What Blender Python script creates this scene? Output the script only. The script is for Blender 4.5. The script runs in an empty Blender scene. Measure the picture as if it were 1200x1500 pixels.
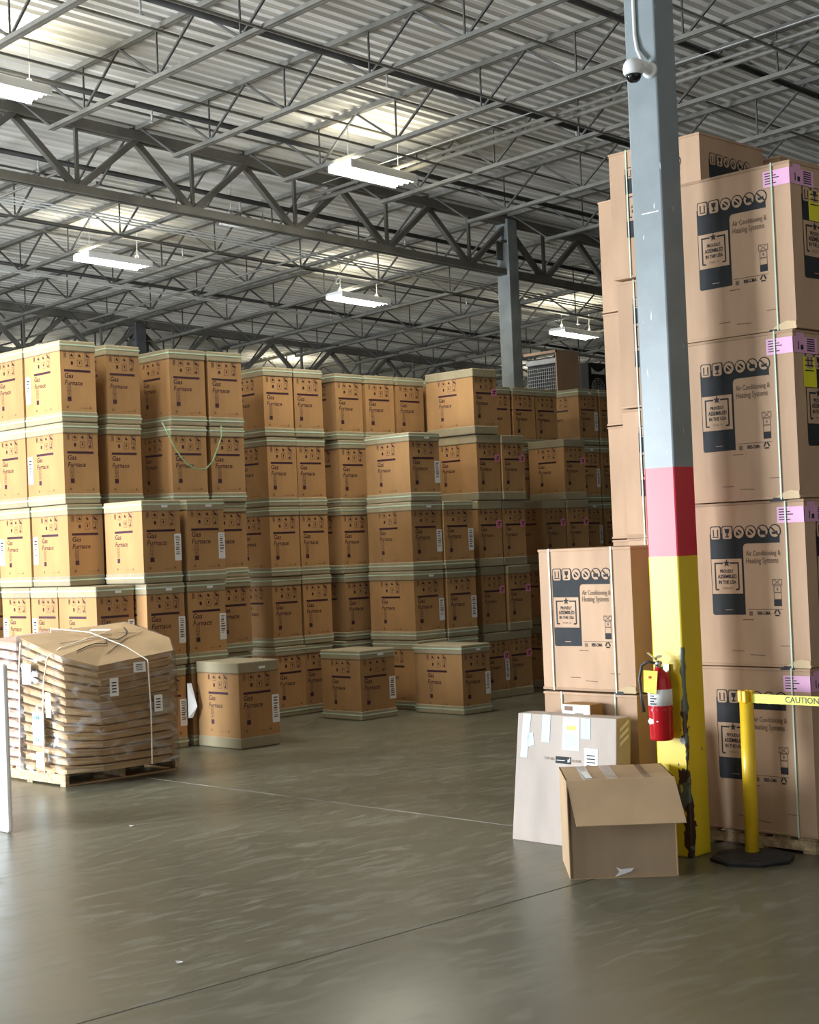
import bpy, bmesh, math, random
from mathutils import Vector, Matrix
random.seed(7)
PI = math.pi
sc = bpy.context.scene
COL = sc.collection

# ------------------------------------------------------------------ camera
# building axes: x runs right and away, y runs left and away, z up; camera stands over the origin
CAM_H, F_PX, PITCH, ROLL, BRG = 2.0, 2309.4, 0.02119, -0.04149, math.radians(45.6)
fh = Vector((math.cos(BRG), math.sin(BRG), 0)); rt0 = Vector((math.sin(BRG), -math.cos(BRG), 0))
fwd = fh * math.cos(PITCH) + Vector((0, 0, math.sin(PITCH))); up0 = rt0.cross(fwd)
rt = rt0 * math.cos(ROLL) + up0 * math.sin(ROLL); up = up0 * math.cos(ROLL) - rt0 * math.sin(ROLL)
cam = bpy.data.cameras.new('camera'); cam.sensor_fit = 'HORIZONTAL'; cam.sensor_width = 36
cam.lens = F_PX / 1200 * 36; cam.clip_start = .05; cam.clip_end = 300
co = bpy.data.objects.new('camera', cam); COL.objects.link(co); sc.camera = co
m = Matrix((rt, up, -fwd)).transposed().to_4x4(); m.translation = Vector((0, 0, CAM_H)); co.matrix_world = m

# ------------------------------------------------------------------ light and exposure
sc.view_settings.view_transform = 'Standard'; sc.view_settings.look = 'None'
sc.cycles.transparent_max_bounces = 24
sc.view_settings.exposure = 0.50; sc.view_settings.gamma = 1; sc.view_settings.use_curve_mapping = False
W = bpy.data.worlds.new('world'); sc.world = W; W.use_nodes = True
bg = W.node_tree.nodes['Background']; bg.inputs[0].default_value = (1.0, .98, .93, 1); bg.inputs[1].default_value = .45
def area(name, loc, rot, sx, sy, power, col):
    l = bpy.data.lights.new(name, 'AREA'); l.shape = 'RECTANGLE'; l.size = sx; l.size_y = sy; l.energy = power; l.color = col
    o = bpy.data.objects.new(name, l); COL.objects.link(o); o.location = loc; o.rotation_euler = rot
    return o
# daylight through the open dock doors in the left wall (the area lights fill the doorways)
area('door_daylight', (-1.86, 15.4, 2.2), (0, math.radians(-90), 0), 3.9, 5.4, 2700, (.84, .92, 1))
area('door_daylight', (-1.86, 7.2, 2.1), (0, math.radians(-90), 0), 3.9, 3.0, 150, (.84, .92, 1))
LAMP_POWER = 68
LAMP_EMIT = 26

# ------------------------------------------------------------------ materials
def newmat(name):
    mt = bpy.data.materials.new(name); mt.use_nodes = True
    nt = mt.node_tree; return mt, nt, nt.nodes['Principled BSDF']
def N(nt, t, **kw):
    n = nt.nodes.new(t)
    for k, v in kw.items(): setattr(n, k, v)
    return n
def mat(name, col, rough=.6, metal=0, noise=.12, scale=6, stretch=(1, 1, 1), bump=0, spec=.5, emit=0, bscale=None):
    mt, nt, p = newmat(name)
    tc = N(nt, 'ShaderNodeTexCoord'); mp = N(nt, 'ShaderNodeMapping'); mp.inputs['Scale'].default_value = stretch
    nt.links.new(tc.outputs['Object'], mp.inputs[0])
    nz = N(nt, 'ShaderNodeTexNoise'); nz.inputs['Scale'].default_value = scale; nz.inputs['Detail'].default_value = 5
    nt.links.new(mp.outputs[0], nz.inputs[0])
    rp = N(nt, 'ShaderNodeValToRGB')
    a = [max(0, c * (1 - noise * 1.6)) for c in col]; b = [min(1, c * (1 + noise)) for c in col]
    rp.color_ramp.elements[0].color = (*a, 1); rp.color_ramp.elements[1].color = (*b, 1)
    rp.color_ramp.elements[0].position = .3; rp.color_ramp.elements[1].position = .7
    nt.links.new(nz.outputs[0], rp.inputs[0]); nt.links.new(rp.outputs[0], p.inputs['Base Color'])
    p.inputs['Roughness'].default_value = rough; p.inputs['Metallic'].default_value = metal
    p.inputs['Specular IOR Level'].default_value = spec
    if emit:
        p.inputs['Emission Color'].default_value = (*col, 1); p.inputs['Emission Strength'].default_value = emit
    if bump:
        bn = N(nt, 'ShaderNodeBump'); bn.inputs['Strength'].default_value = bump; bn.inputs['Distance'].default_value = .01
        n2 = N(nt, 'ShaderNodeTexNoise'); n2.inputs['Scale'].default_value = bscale or scale * 1.5
        nt.links.new(mp.outputs[0], n2.inputs[0]); nt.links.new(n2.outputs[0], bn.inputs['Height']); nt.links.new(bn.outputs[0], p.inputs['Normal'])
    return mt
def cardboard(name, col, bump=.5):
    # each carton gets its own slight tone (Object Info random) over the fibre mottling
    mt = mat(name, col, rough=.78, noise=.10, scale=3.2, stretch=(1, 1, .35), bump=bump, spec=.25, bscale=7)
    nt = mt.node_tree; p = nt.nodes['Principled BSDF']; rp = [n for n in nt.nodes if n.type == 'VALTORGB'][0]
    oi = N(nt, 'ShaderNodeObjectInfo'); hs = N(nt, 'ShaderNodeHueSaturation')
    mr = N(nt, 'ShaderNodeMapRange'); mr.inputs[3].default_value = .86; mr.inputs[4].default_value = 1.14
    nt.links.new(oi.outputs['Random'], mr.inputs[0]); nt.links.new(mr.outputs[0], hs.inputs['Value'])
    nt.links.new(rp.outputs[0], hs.inputs['Color']); nt.links.new(hs.outputs[0], p.inputs['Base Color'])
    return mt
Mt = {}
Mt['kraft'] = cardboard('kraft', (.42, .235, .098))
Mt['cap'] = cardboard('cap_board', (.34, .29, .185))
Mt['ac'] = cardboard('ac_board', (.50, .33, .215), .7)
Mt['tray'] = cardboard('tray_board', (.50, .35, .20), .6)
Mt['pinktray'] = cardboard('pinkish_board', (.50, .345, .27), .6)
Mt['open'] = cardboard('open_board', (.50, .345, .205), .3)
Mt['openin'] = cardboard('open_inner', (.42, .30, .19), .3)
Mt['white_card'] = cardboard('white_board', (.44, .375, .325), .5)
Mt['cream_board'] = cardboard('torn_board', (.66, .50, .30))
Mt['ink'] = mat('maroon_ink', (.045, .010, .022), .6, noise=.1)
Mt['fadedink'] = mat('faded_ink', (.17, .085, .05), .7, noise=.1)
Mt['acink'] = mat('charcoal_ink', (.030, .032, .035), .7, noise=.15, spec=.25)
Mt['actext'] = mat('brown_text', (.19, .12, .075), .7)
Mt['paper'] = mat('label_paper', (.80, .80, .78), .5, noise=.03)
Mt['bluepaper'] = mat('pale_blue_paper', (.42, .62, .70), .5, noise=.04)
Mt['pink'] = mat('pink_sticker', (.78, .40, .62), .5, noise=.06)
Mt['rose'] = mat('rose_sticker', (.72, .24, .33), .5, noise=.15, scale=20)
Mt['yellowsticker'] = mat('yellow_sticker', (.80, .74, .03), .5, noise=.05)
Mt['strap'] = mat('pale_green_strap', (.54, .68, .51), .35, noise=.1)
Mt['darkgreen'] = mat('green_strap', (.20, .30, .15), .35, noise=.1)
Mt['cream'] = mat('cream_strap', (.78, .72, .60), .4, noise=.05)
Mt['steel'] = mat('grey_joist_paint', (.135, .128, .108), .55, noise=.18, scale=4)
Mt['web'] = mat('web_bar_shade', (.065, .063, .057), .6, noise=.15)  # darker than the chords: shade on the web bars put into the colour
Mt['girder'] = mat('girder_paint', (.125, .118, .10), .55, noise=.18, scale=3)
Mt['pipe'] = mat('dark_pipe', (.028, .027, .025), .5, noise=.3, scale=3)
Mt['galv'] = mat('galvanised', (.42, .42, .40), .4, metal=.3, noise=.15)
Mt['white'] = mat('white_enamel', (.80, .80, .78), .35, noise=.03)
Mt['lamp'] = mat('lamp_tube', (1, .97, .82), .4, noise=0, emit=LAMP_EMIT)
Mt['offlamp'] = mat('unlit_tube', (.85, .85, .80), .3, noise=0)
Mt['red'] = mat('extinguisher_red', (.50, .008, .014), .22, noise=.05)
Mt['chrome'] = mat('chrome', (.65, .65, .63), .2, metal=1, noise=.05)
Mt['black'] = mat('black_rubber', (.022, .022, .024), .6, noise=.3, bump=.3)
Mt['dome'] = mat('dark_dome', (.008, .008, .010), .05, noise=0)
Mt['hose'] = mat('hose_rubber', (.05, .045, .045), .45)
Mt['postyellow'] = mat('yellow_plastic', (.86, .55, .02), .3, noise=.05)
Mt['tapeyellow'] = mat('yellow_tape', (.80, .78, .06), .4, noise=.03)
Mt['letter'] = mat('black_lettering', (.015, .015, .015), .5, noise=0)
Mt['wood'] = mat('pallet_wood', (.50, .36, .21), .75, noise=.3, scale=4, stretch=(1, 6, 6), bump=.3)
Mt['greygrille'] = mat('grey_grille', (.42, .42, .40), .4, noise=.1)
Mt['darkin'] = mat('dark_interior', (.02, .02, .022), .7)
Mt['wallpaint'] = mat('wall_paint', (.18, .18, .17), .8, noise=.1, scale=.5)
Mt['doorjamb'] = mat('door_metal', (.5, .5, .5), .5)

def film(name, alpha, tint):
    mt, nt, p = newmat(name)
    out = nt.nodes['Material Output']
    tr = N(nt, 'ShaderNodeBsdfTransparent'); gl = N(nt, 'ShaderNodeBsdfGlossy'); gl.inputs['Roughness'].default_value = .25
    df = N(nt, 'ShaderNodeBsdfDiffuse'); df.inputs[0].default_value = (*tint, 1)
    tc = N(nt, 'ShaderNodeTexCoord'); mp = N(nt, 'ShaderNodeMapping'); mp.inputs['Scale'].default_value = (1, 1, 2.6); mp.inputs['Rotation'].default_value = (.5, .4, .2)
    nz = N(nt, 'ShaderNodeTexNoise'); nz.inputs['Scale'].default_value = 3.5; nz.inputs['Detail'].default_value = 6; nz.inputs['Distortion'].default_value = 1.2
    nt.links.new(tc.outputs['Object'], mp.inputs[0]); nt.links.new(mp.outputs[0], nz.inputs[0])
    bn = N(nt, 'ShaderNodeBump'); bn.inputs['Strength'].default_value = 1; bn.inputs['Distance'].default_value = .05
    nt.links.new(nz.outputs[0], bn.inputs['Height']); nt.links.new(bn.outputs[0], gl.inputs['Normal'])
    rp = N(nt, 'ShaderNodeValToRGB'); rp.color_ramp.elements[0].position = .52; rp.color_ramp.elements[1].position = .72
    rp.color_ramp.elements[0].color = (0, 0, 0, 1); rp.color_ramp.elements[1].color = (alpha * 1.6, alpha * 1.6, alpha * 1.6, 1)
    nt.links.new(nz.outputs[0], rp.inputs[0])
    m1 = N(nt, 'ShaderNodeMixShader'); nt.links.new(rp.outputs[0], m1.inputs[0]); nt.links.new(tr.outputs[0], m1.inputs[1]); nt.links.new(df.outputs[0], m1.inputs[2])
    fr = N(nt, 'ShaderNodeFresnel'); fr.inputs[0].default_value = 1.5; nt.links.new(bn.outputs[0], fr.inputs['Normal'])
    m2 = N(nt, 'ShaderNodeMixShader'); fm = N(nt, 'ShaderNodeMath', operation='MULTIPLY'); fm.inputs[1].default_value = .55; nt.links.new(fr.outputs[0], fm.inputs[0]); nt.links.new(fm.outputs[0], m2.inputs[0]); nt.links.new(m1.outputs[0], m2.inputs[1]); nt.links.new(gl.outputs[0], m2.inputs[2])
    nt.links.new(m2.outputs[0], out.inputs[0]); return mt
Mt['film'] = film('stretch_film', .24, (.72, .74, .76))
Mt['film_thick'] = film('bunched_film', .75, (.78, .86, .90))
Mt['tape'] = film('clear_tape', .5, (.75, .70, .62))

def floor_mat():
    mt, nt, p = newmat('polished_concrete')
    tc = N(nt, 'ShaderNodeTexCoord')
    def nz(scale, st, rot=0, det=6, dist=0):
        mp = N(nt, 'ShaderNodeMapping'); mp.inputs['Scale'].default_value = st; mp.inputs['Rotation'].default_value = (0, 0, rot)
        n = N(nt, 'ShaderNodeTexNoise'); n.inputs['Scale'].default_value = scale; n.inputs['Detail'].default_value = det; n.inputs['Distortion'].default_value = dist
        nt.links.new(tc.outputs['Object'], mp.inputs[0]); nt.links.new(mp.outputs[0], n.inputs[0]); return n
    def ramp(n, p0, c0, p1, c1):
        r = N(nt, 'ShaderNodeValToRGB'); r.color_ramp.elements[0].position = p0; r.color_ramp.elements[1].position = p1
        r.color_ramp.elements[0].color = (*c0, 1); r.color_ramp.elements[1].color = (*c1, 1); nt.links.new(n.outputs[0], r.inputs[0]); return r
    big = ramp(nz(.45, (1, 1, 1)), .3, (.096, .090, .060), .7, (.146, .136, .092))
    sw = ramp(nz(2.2, (1, 3.6, 1), .55, 8, 1.6), .50, (0, 0, 0), .78, (1, 1, 1))
    mx = N(nt, 'ShaderNodeMixRGB'); mx.inputs[2].default_value = (.25, .235, .185, 1)
    ml = N(nt, 'ShaderNodeMath', operation='MULTIPLY'); ml.inputs[1].default_value = .50
    nt.links.new(sw.outputs[0], ml.inputs[0]); nt.links.new(ml.outputs[0], mx.inputs[0]); nt.links.new(big.outputs[0], mx.inputs[1])
    dk = ramp(nz(3.1, (1, 3.0, 1), .9, 8, 1.2), .56, (0, 0, 0), .8, (1, 1, 1))
    mx2 = N(nt, 'ShaderNodeMixRGB'); mx2.inputs[2].default_value = (.075, .07, .05, 1)
    ml2 = N(nt, 'ShaderNodeMath', operation='MULTIPLY'); ml2.inputs[1].default_value = .55
    nt.links.new(dk.outputs[0], ml2.inputs[0]); nt.links.new(ml2.outputs[0], mx2.inputs[0]); nt.links.new(mx.outputs[0], mx2.inputs[1])
    nt.links.new(mx2.outputs[0], p.inputs['Base Color'])
    rr = N(nt, 'ShaderNodeMapRange'); rr.inputs[3].default_value = .32; rr.inputs[4].default_value = .50
    nt.links.new(sw.outputs[0], rr.inputs[0]); nt.links.new(rr.outputs[0], p.inputs['Roughness'])
    p.inputs['Specular IOR Level'].default_value = .40
    b = N(nt, 'ShaderNodeBump'); b.inputs['Strength'].default_value = .05; b.inputs['Distance'].default_value = .01
    n3 = nz(9, (1, 2, 1), .6, 4); nt.links.new(n3.outputs[0], b.inputs['Height']); nt.links.new(b.outputs[0], p.inputs['Normal'])
    return mt
Mt['floor'] = floor_mat()
Mt['joint'] = mat('joint_filler', (.035, .033, .028), .7)
Mt['scuffline'] = mat('pale_joint_filler', (.24, .22, .18), .6, noise=.4, scale=3)
Mt['deck'] = mat('roof_deck', (.67, .65, .60), .5, noise=.24, scale=2.0, stretch=(.14, 7, 1))

def column_mat(x0, y0):
    # grey shaft, red band, yellow base; paint knocked off along the near edge
    mt, nt, p = newmat('column_paint')
    tc = N(nt, 'ShaderNodeTexCoord'); sx = N(nt, 'ShaderNodeSeparateXYZ'); nt.links.new(tc.outputs['Object'], sx.inputs[0])
    def math_(op, a, b=None):
        n = N(nt, 'ShaderNodeMath', operation=op)
        for i, v in enumerate((a, b)):
            if v is None: continue
            if isinstance(v, (int, float)): n.inputs[i].default_value = v
            else: nt.links.new(v, n.inputs[i])
        return n.outputs[0]
    z = sx.outputs[2]
    def mix(f, a, b):
        n = N(nt, 'ShaderNodeMixRGB')
        for i, v in enumerate((f, a, b)):
            if isinstance(v, tuple): n.inputs[i].default_value = (*v, 1)
            else: nt.links.new(v, n.inputs[i])
        return n.outputs[0]
    nz = N(nt, 'ShaderNodeTexNoise'); nz.inputs['Scale'].default_value = 5; nz.inputs['Detail'].default_value = 6; nt.links.new(tc.outputs['Object'], nz.inputs[0])
    grey = mix(nz.outputs[0], (.17, .20, .205), (.29, .335, .35))
    c = mix(math_('LESS_THAN', z, 2.42), grey, (.56, .022, .045))
    c = mix(math_('LESS_THAN', z, 1.865), c, (.70, .52, .016))
    # distance from the near vertical edge
    d = math_('MAXIMUM', math_('SUBTRACT', sx.outputs[0], x0), math_('SUBTRACT', sx.outputs[1], y0))
    n2 = N(nt, 'ShaderNodeTexNoise'); n2.inputs['Scale'].default_value = 14; n2.inputs['Detail'].default_value = 4
    mp = N(nt, 'ShaderNodeMapping'); mp.inputs['Scale'].default_value = (1, 1, .55); nt.links.new(tc.outputs['Object'], mp.inputs[0]); nt.links.new(mp.outputs[0], n2.inputs[0])
    wz = math_('SUBTRACT', .086, math_('MULTIPLY', z, .052))   # chips widen towards the floor
    lim = math_('MULTIPLY', math_('SUBTRACT', n2.outputs[0], .36), math_('MULTIPLY', wz, 4.2))
    edge = math_('LESS_THAN', d, lim)
    n3 = N(nt, 'ShaderNodeTexNoise'); n3.inputs['Scale'].default_value = 9; n3.inputs['Detail'].default_value = 3; nt.links.new(mp.outputs[0], n3.inputs[0])
    spots = math_('MULTIPLY', math_('GREATER_THAN', n3.outputs[0], .70), math_('LESS_THAN', z, .85))
    chip = math_('MAXIMUM', math_('MULTIPLY', edge, math_('LESS_THAN', z, 1.3)), spots)
    under = mix(math_('GREATER_THAN', nz.outputs[0], .52), (.045, .022, .015), (.11, .13, .09))
    c = mix(chip, c, under)
    n4 = N(nt, 'ShaderNodeTexNoise'); n4.inputs['Scale'].default_value = 26
    mp4 = N(nt, 'ShaderNodeMapping'); mp4.inputs['Scale'].default_value = (2, 2, .3); nt.links.new(tc.outputs['Object'], mp4.inputs[0]); nt.links.new(mp4.outputs[0], n4.inputs[0])
    scr = math_('MULTIPLY', math_('GREATER_THAN', n4.outputs[0], .74), math_('GREATER_THAN', z, 2.5))
    c = mix(scr, c, (.62, .66, .66))
    nt.links.new(c, p.inputs['Base Color']); p.inputs['Roughness'].default_value = .38
    return mt

# ------------------------------------------------------------------ mesh helpers
class MB:
    def __init__(s): s.v = []; s.f = []; s.mi = []
    def add(s, vs, fs, mi=0):
        o = len(s.v); s.v += [tuple(v) for v in vs]; s.f += [tuple(i + o for i in f) for f in fs]; s.mi += [mi] * len(fs)
    def box(s, a, b, mi=0):
        x0, y0, z0 = a; x1, y1, z1 = b
        s.add([(x0, y0, z0), (x1, y0, z0), (x1, y1, z0), (x0, y1, z0), (x0, y0, z1), (x1, y0, z1), (x1, y1, z1), (x0, y1, z1)],
              [(0, 3, 2, 1), (4, 5, 6, 7), (0, 1, 5, 4), (1, 2, 6, 5), (2, 3, 7, 6), (3, 0, 4, 7)], mi)
    def bar(s, p, q, w, h=None, mi=0, upv=(0, 0, 1)):
        p, q = Vector(p), Vector(q); h = h or w; d = (q - p).normalized(); u = Vector(upv)
        if abs(d.dot(u)) > .98: u = Vector((1, 0, 0))
        a = d.cross(u).normalized() * w / 2; b = a.cross(d).normalized() * h / 2
        vs = [p - a - b, p + a - b, p + a + b, p - a + b, q - a - b, q + a - b, q + a + b, q - a + b]
        s.add(vs, [(0, 3, 2, 1), (4, 5, 6, 7), (0, 1, 5, 4), (1, 2, 6, 5), (2, 3, 7, 6), (3, 0, 4, 7)], mi)
    def tube(s, pts, r, n=8, mi=0, caps=True):
        pts = [Vector(p) for p in pts]; rs = r if isinstance(r, (list, tuple)) else [r] * len(pts)
        o = len(s.v); prev = None
        for i, p in enumerate(pts):
            d = (pts[min(i + 1, len(pts) - 1)] - pts[max(i - 1, 0)]).normalized()
            if prev is None: a = d.cross(Vector((0, 0, 1)) if abs(d.z) < .95 else Vector((1, 0, 0))).normalized()
            else: a = (prev - d * prev.dot(d)).normalized()
            prev = a; b = d.cross(a)
            for k in range(n):
                t = 2 * PI * k / n; s.v.append(tuple(p + (a * math.cos(t) + b * math.sin(t)) * rs[i]))
        for i in range(len(pts) - 1):
            for k in range(n):
                s.f.append((o + i * n + k, o + i * n + (k + 1) % n, o + (i + 1) * n + (k + 1) % n, o + (i + 1) * n + k)); s.mi.append(mi)
        if caps:
            s.f.append(tuple(o + k for k in reversed(range(n)))); s.mi.append(mi)
            s.f.append(tuple(o + (len(pts) - 1) * n + k for k in range(n))); s.mi.append(mi)
    def lathe(s, c, prof, n=24, mi=0, axis='z'):
        o = len(s.v); c = Vector(c)
        for r, z in prof:
            for k in range(n):
                t = 2 * PI * k / n
                s.v.append(tuple(c + Vector((r * math.cos(t), r * math.sin(t), z))))
        for i in range(len(prof) - 1):
            for k in range(n):
                s.f.append((o + i * n + k, o + i * n + (k + 1) % n, o + (i + 1) * n + (k + 1) % n, o + (i + 1) * n + k)); s.mi.append(mi)
        s.f.append(tuple(o + k for k in reversed(range(n)))); s.mi.append(mi)
        s.f.append(tuple(o + (len(prof) - 1) * n + k for k in range(n))); s.mi.append(mi)
    def prism(s, poly, z0, z1, mi=0):
        n = len(poly); vs = [(x, y, z0) for x, y in poly] + [(x, y, z1) for x, y in poly]
        s.add(vs, [tuple(reversed(range(n))), tuple(range(n, 2 * n))] + [(i, (i + 1) % n, n + (i + 1) % n, n + i) for i in range(n)], mi)
    def xform(s, M):
        s.v = [tuple(M @ Vector(v)) for v in s.v]; return s
    def mesh(s, name, mats):
        me = bpy.data.meshes.new(name); me.from_pydata(s.v, [], s.f)
        for q in mats: me.materials.append(Mt[q] if isinstance(q, str) else q)
        for p, i in zip(me.polygons, s.mi): p.material_index = i
        me.update(); return me
    def build(s, name, mats, parent=None, smooth=False, bevel=0, seg=2):
        if isinstance(mats, str): mats = [mats]
        me = s.mesh(name, mats)
        if smooth:
            for p in me.polygons: p.use_smooth = True
        o = bpy.data.objects.new(name, me); COL.objects.link(o)
        if parent: o.parent = parent
        if bevel:
            b = o.modifiers.new('bevel', 'BEVEL'); b.width = bevel; b.segments = seg; b.limit_method = 'ANGLE'
            b.harden_normals = False
        return o
def tag(o, label, cat, group=None, kind=None):
    o['label'] = label; o['category'] = cat
    if group: o['group'] = group
    if kind: o['kind'] = kind
    return o
def empty(name, loc, rz=0):
    o = bpy.data.objects.new(name, None); COL.objects.link(o); o.location = loc; o.rotation_euler.z = rz; o.empty_display_size = .1; return o
def struct(o): o['kind'] = 'structure'; return o

# flat lettering from the built-in font
_tc = {}
def text2d(s, shear=0, off=0):
    k = (s, shear, off)
    if k not in _tc:
        cu = bpy.data.curves.new('lettering', 'FONT'); cu.body = s; cu.shear = shear; cu.offset = off; cu.resolution_u = 2; cu.fill_mode = 'FRONT'
        ob = bpy.data.objects.new('lettering', cu); me = bpy.data.meshes.new_from_object(ob)
        vs = [(v.co.x, v.co.y) for v in me.vertices]; fs = [tuple(p.vertices) for p in me.polygons]
        bpy.data.objects.remove(ob); bpy.data.curves.remove(cu); bpy.data.meshes.remove(me)
        x0 = min(v[0] for v in vs); x1 = max(v[0] for v in vs); y0 = min(v[1] for v in vs)
        w = x1 - x0; _tc[k] = ([((x - x0) / w, (y - y0) / w) for x, y in vs], fs)
    return _tc[k]
class Face:
    """2-D drawing on one face of a box: u to the right, v up (metres), lift in layers of 1 mm."""
    def __init__(s, mb, side, org, w, h): s.mb = mb; s.side = side; s.o = org; s.w = w; s.h = h
    def P(s, u, v, l):
        x, y, z = s.o; e = .0012 * l
        if s.side == 'front': return (x + u, y - e, z + v)          # faces -y, org = left bottom
        return (x - e, y + s.w - u, z + v)                            # 'left': faces -x, org = near-bottom corner
    def poly(s, pts, mi, l=1): s.mb.add([s.P(u, v, l) for u, v in pts], [tuple(range(len(pts)))], mi)
    def rect(s, u0, v0, u1, v1, mi, l=1): s.poly([(u0, v0), (u1, v0), (u1, v1), (u0, v1)], mi, l)
    def line(s, a, b, t, mi, l=1):
        du, dv = b[0] - a[0], b[1] - a[1]; L = math.hypot(du, dv); nx, ny = -dv / L * t / 2, du / L * t / 2
        s.poly([(a[0] - nx, a[1] - ny), (b[0] - nx, b[1] - ny), (b[0] + nx, b[1] + ny), (a[0] + nx, a[1] + ny)], mi, l)
    def frame(s, u0, v0, u1, v1, t, mi, l=1):
        s.rect(u0, v0, u1, v0 + t, mi, l); s.rect(u0, v1 - t, u1, v1, mi, l); s.rect(u0, v0 + t, u0 + t, v1 - t, mi, l); s.rect(u1 - t, v0 + t, u1, v1 - t, mi, l)
    def disc(s, c, r, mi, l=1, n=18, a0=0, a1=2 * PI): s.poly([(c[0] + r * math.cos(a0 + (a1 - a0) * k / n), c[1] + r * math.sin(a0 + (a1 - a0) * k / n)) for k in range(n)], mi, l)
    def rrect(s, u0, v0, u1, v1, r, mi, l=1):
        pts = []
        for cx, cy, a in ((u1 - r, v1 - r, 0), (u0 + r, v1 - r, 90), (u0 + r, v0 + r, 180), (u1 - r, v0 + r, 270)):
            for k in range(4): t = math.radians(a + 30 * k); pts.append((cx + r * math.cos(t), cy + r * math.sin(t)))
        s.poly(pts, mi, l)
    def text(s, t, u, v, width, mi, l=1, shear=0, off=0, vs=1.0):
        vv, ff = text2d(t, shear, off)
        s.mb.add([s.P(u + a * width, v + b * width * vs, l) for a, b in vv], ff, mi)

# ------------------------------------------------------------------ prints
def furnace_print(F, u0, W, H, mi, mif, top):
    """H = body height measured from face origin; W = print width; top = v of the body top under the cap"""
    k = .86
    def v(f): return top - (f - .135) * k
    s = W / .36
    F.frame(u0, v(.215), u0 + .035 * s, v(.145), .004, mif)
    F.rect(0.0, v(.139), F.w, v(.134), mif)
    F.rect(u0 + .009 * s, v(.205), u0 + .014 * s, v(.155), mi, 2); F.rect(u0 + .021 * s, v(.205), u0 + .026 * s, v(.155), mi, 2)
    for j in range(3):
        for r in range(2):
            a = u0 + (.075 + j * .105) * s; t = .142 + r * .092; w = .068 * s
            if (j + r) % 3 != 1: F.frame(a, v(t + .082), a + w, v(t), .0045, mif)
            cx = a + w * .5
            if r == 0:
                F.poly([(cx - .02 * s, v(t + .045)), (cx + .005 * s, v(t + .06)), (cx + .022 * s, v(t + .05)), (cx - .004 * s, v(t + .018))], mi, 2)
                if j == 2: F.line((a + .008, v(t + .01)), (a + w, v(t + .062)), .009, mi, 3)
            elif j == 0: F.rrect(cx - .014 * s, v(t + .064), cx + .014 * s, v(t + .022), .005, mi, 2)
            elif j == 1: F.poly([(cx - .010 * s, v(t + .028)), (cx, v(t + .062)), (cx + .010 * s, v(t + .028)), (cx, v(t + .018))], mi, 2)
            else:
                F.line((cx + .008, v(t + .01)), (cx + .002, v(t + .05)), .006, mi, 2); F.rect(cx - .020 * s, v(t + .07), cx + .012 * s, v(t + .052), mi, 2)
    F.rect(u0, v(.386), u0 + W, v(.358), mi)
    F.text('Gas', u0 + .004, v(.462), .33 * W, mi, 1, shear=.12, off=.012, vs=1.0)
    F.text('Furnace', u0 + .002, v(.548), .68 * W, mi, 1, shear=.22, off=.010, vs=1.0)
    a = u0 + .035 * s
    F.frame(a, v(.618), a + .05 * s, v(.558), .004, mif); F.line((a, v(.618)), (a + .05 * s, v(.558)), .004, mif); F.line((a + .05 * s, v(.618)), (a, v(.558)), .004, mif)
    F.frame(a, v(.678), a + .05 * s, v(.622), .004, mif); F.rrect(a + .016 * s, v(.664), a + .034 * s, v(.638), .004, mif)
    F.rect(a, v(.745), a + .052 * s, v(.69), mi)
    F.rrect(u0 + .02 * s, v(.832), u0 + .045 * s, v(.805), .005, mif); F.line((u0 + .2 * s, v(.828)), (u0 + .31 * s, v(.828)), .003, mif)
    F.poly([(u0 + .325 * s, v(.834)), (u0 + .36 * s, v(.834)), (u0 + .342 * s, v(.802))], mif)

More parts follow.
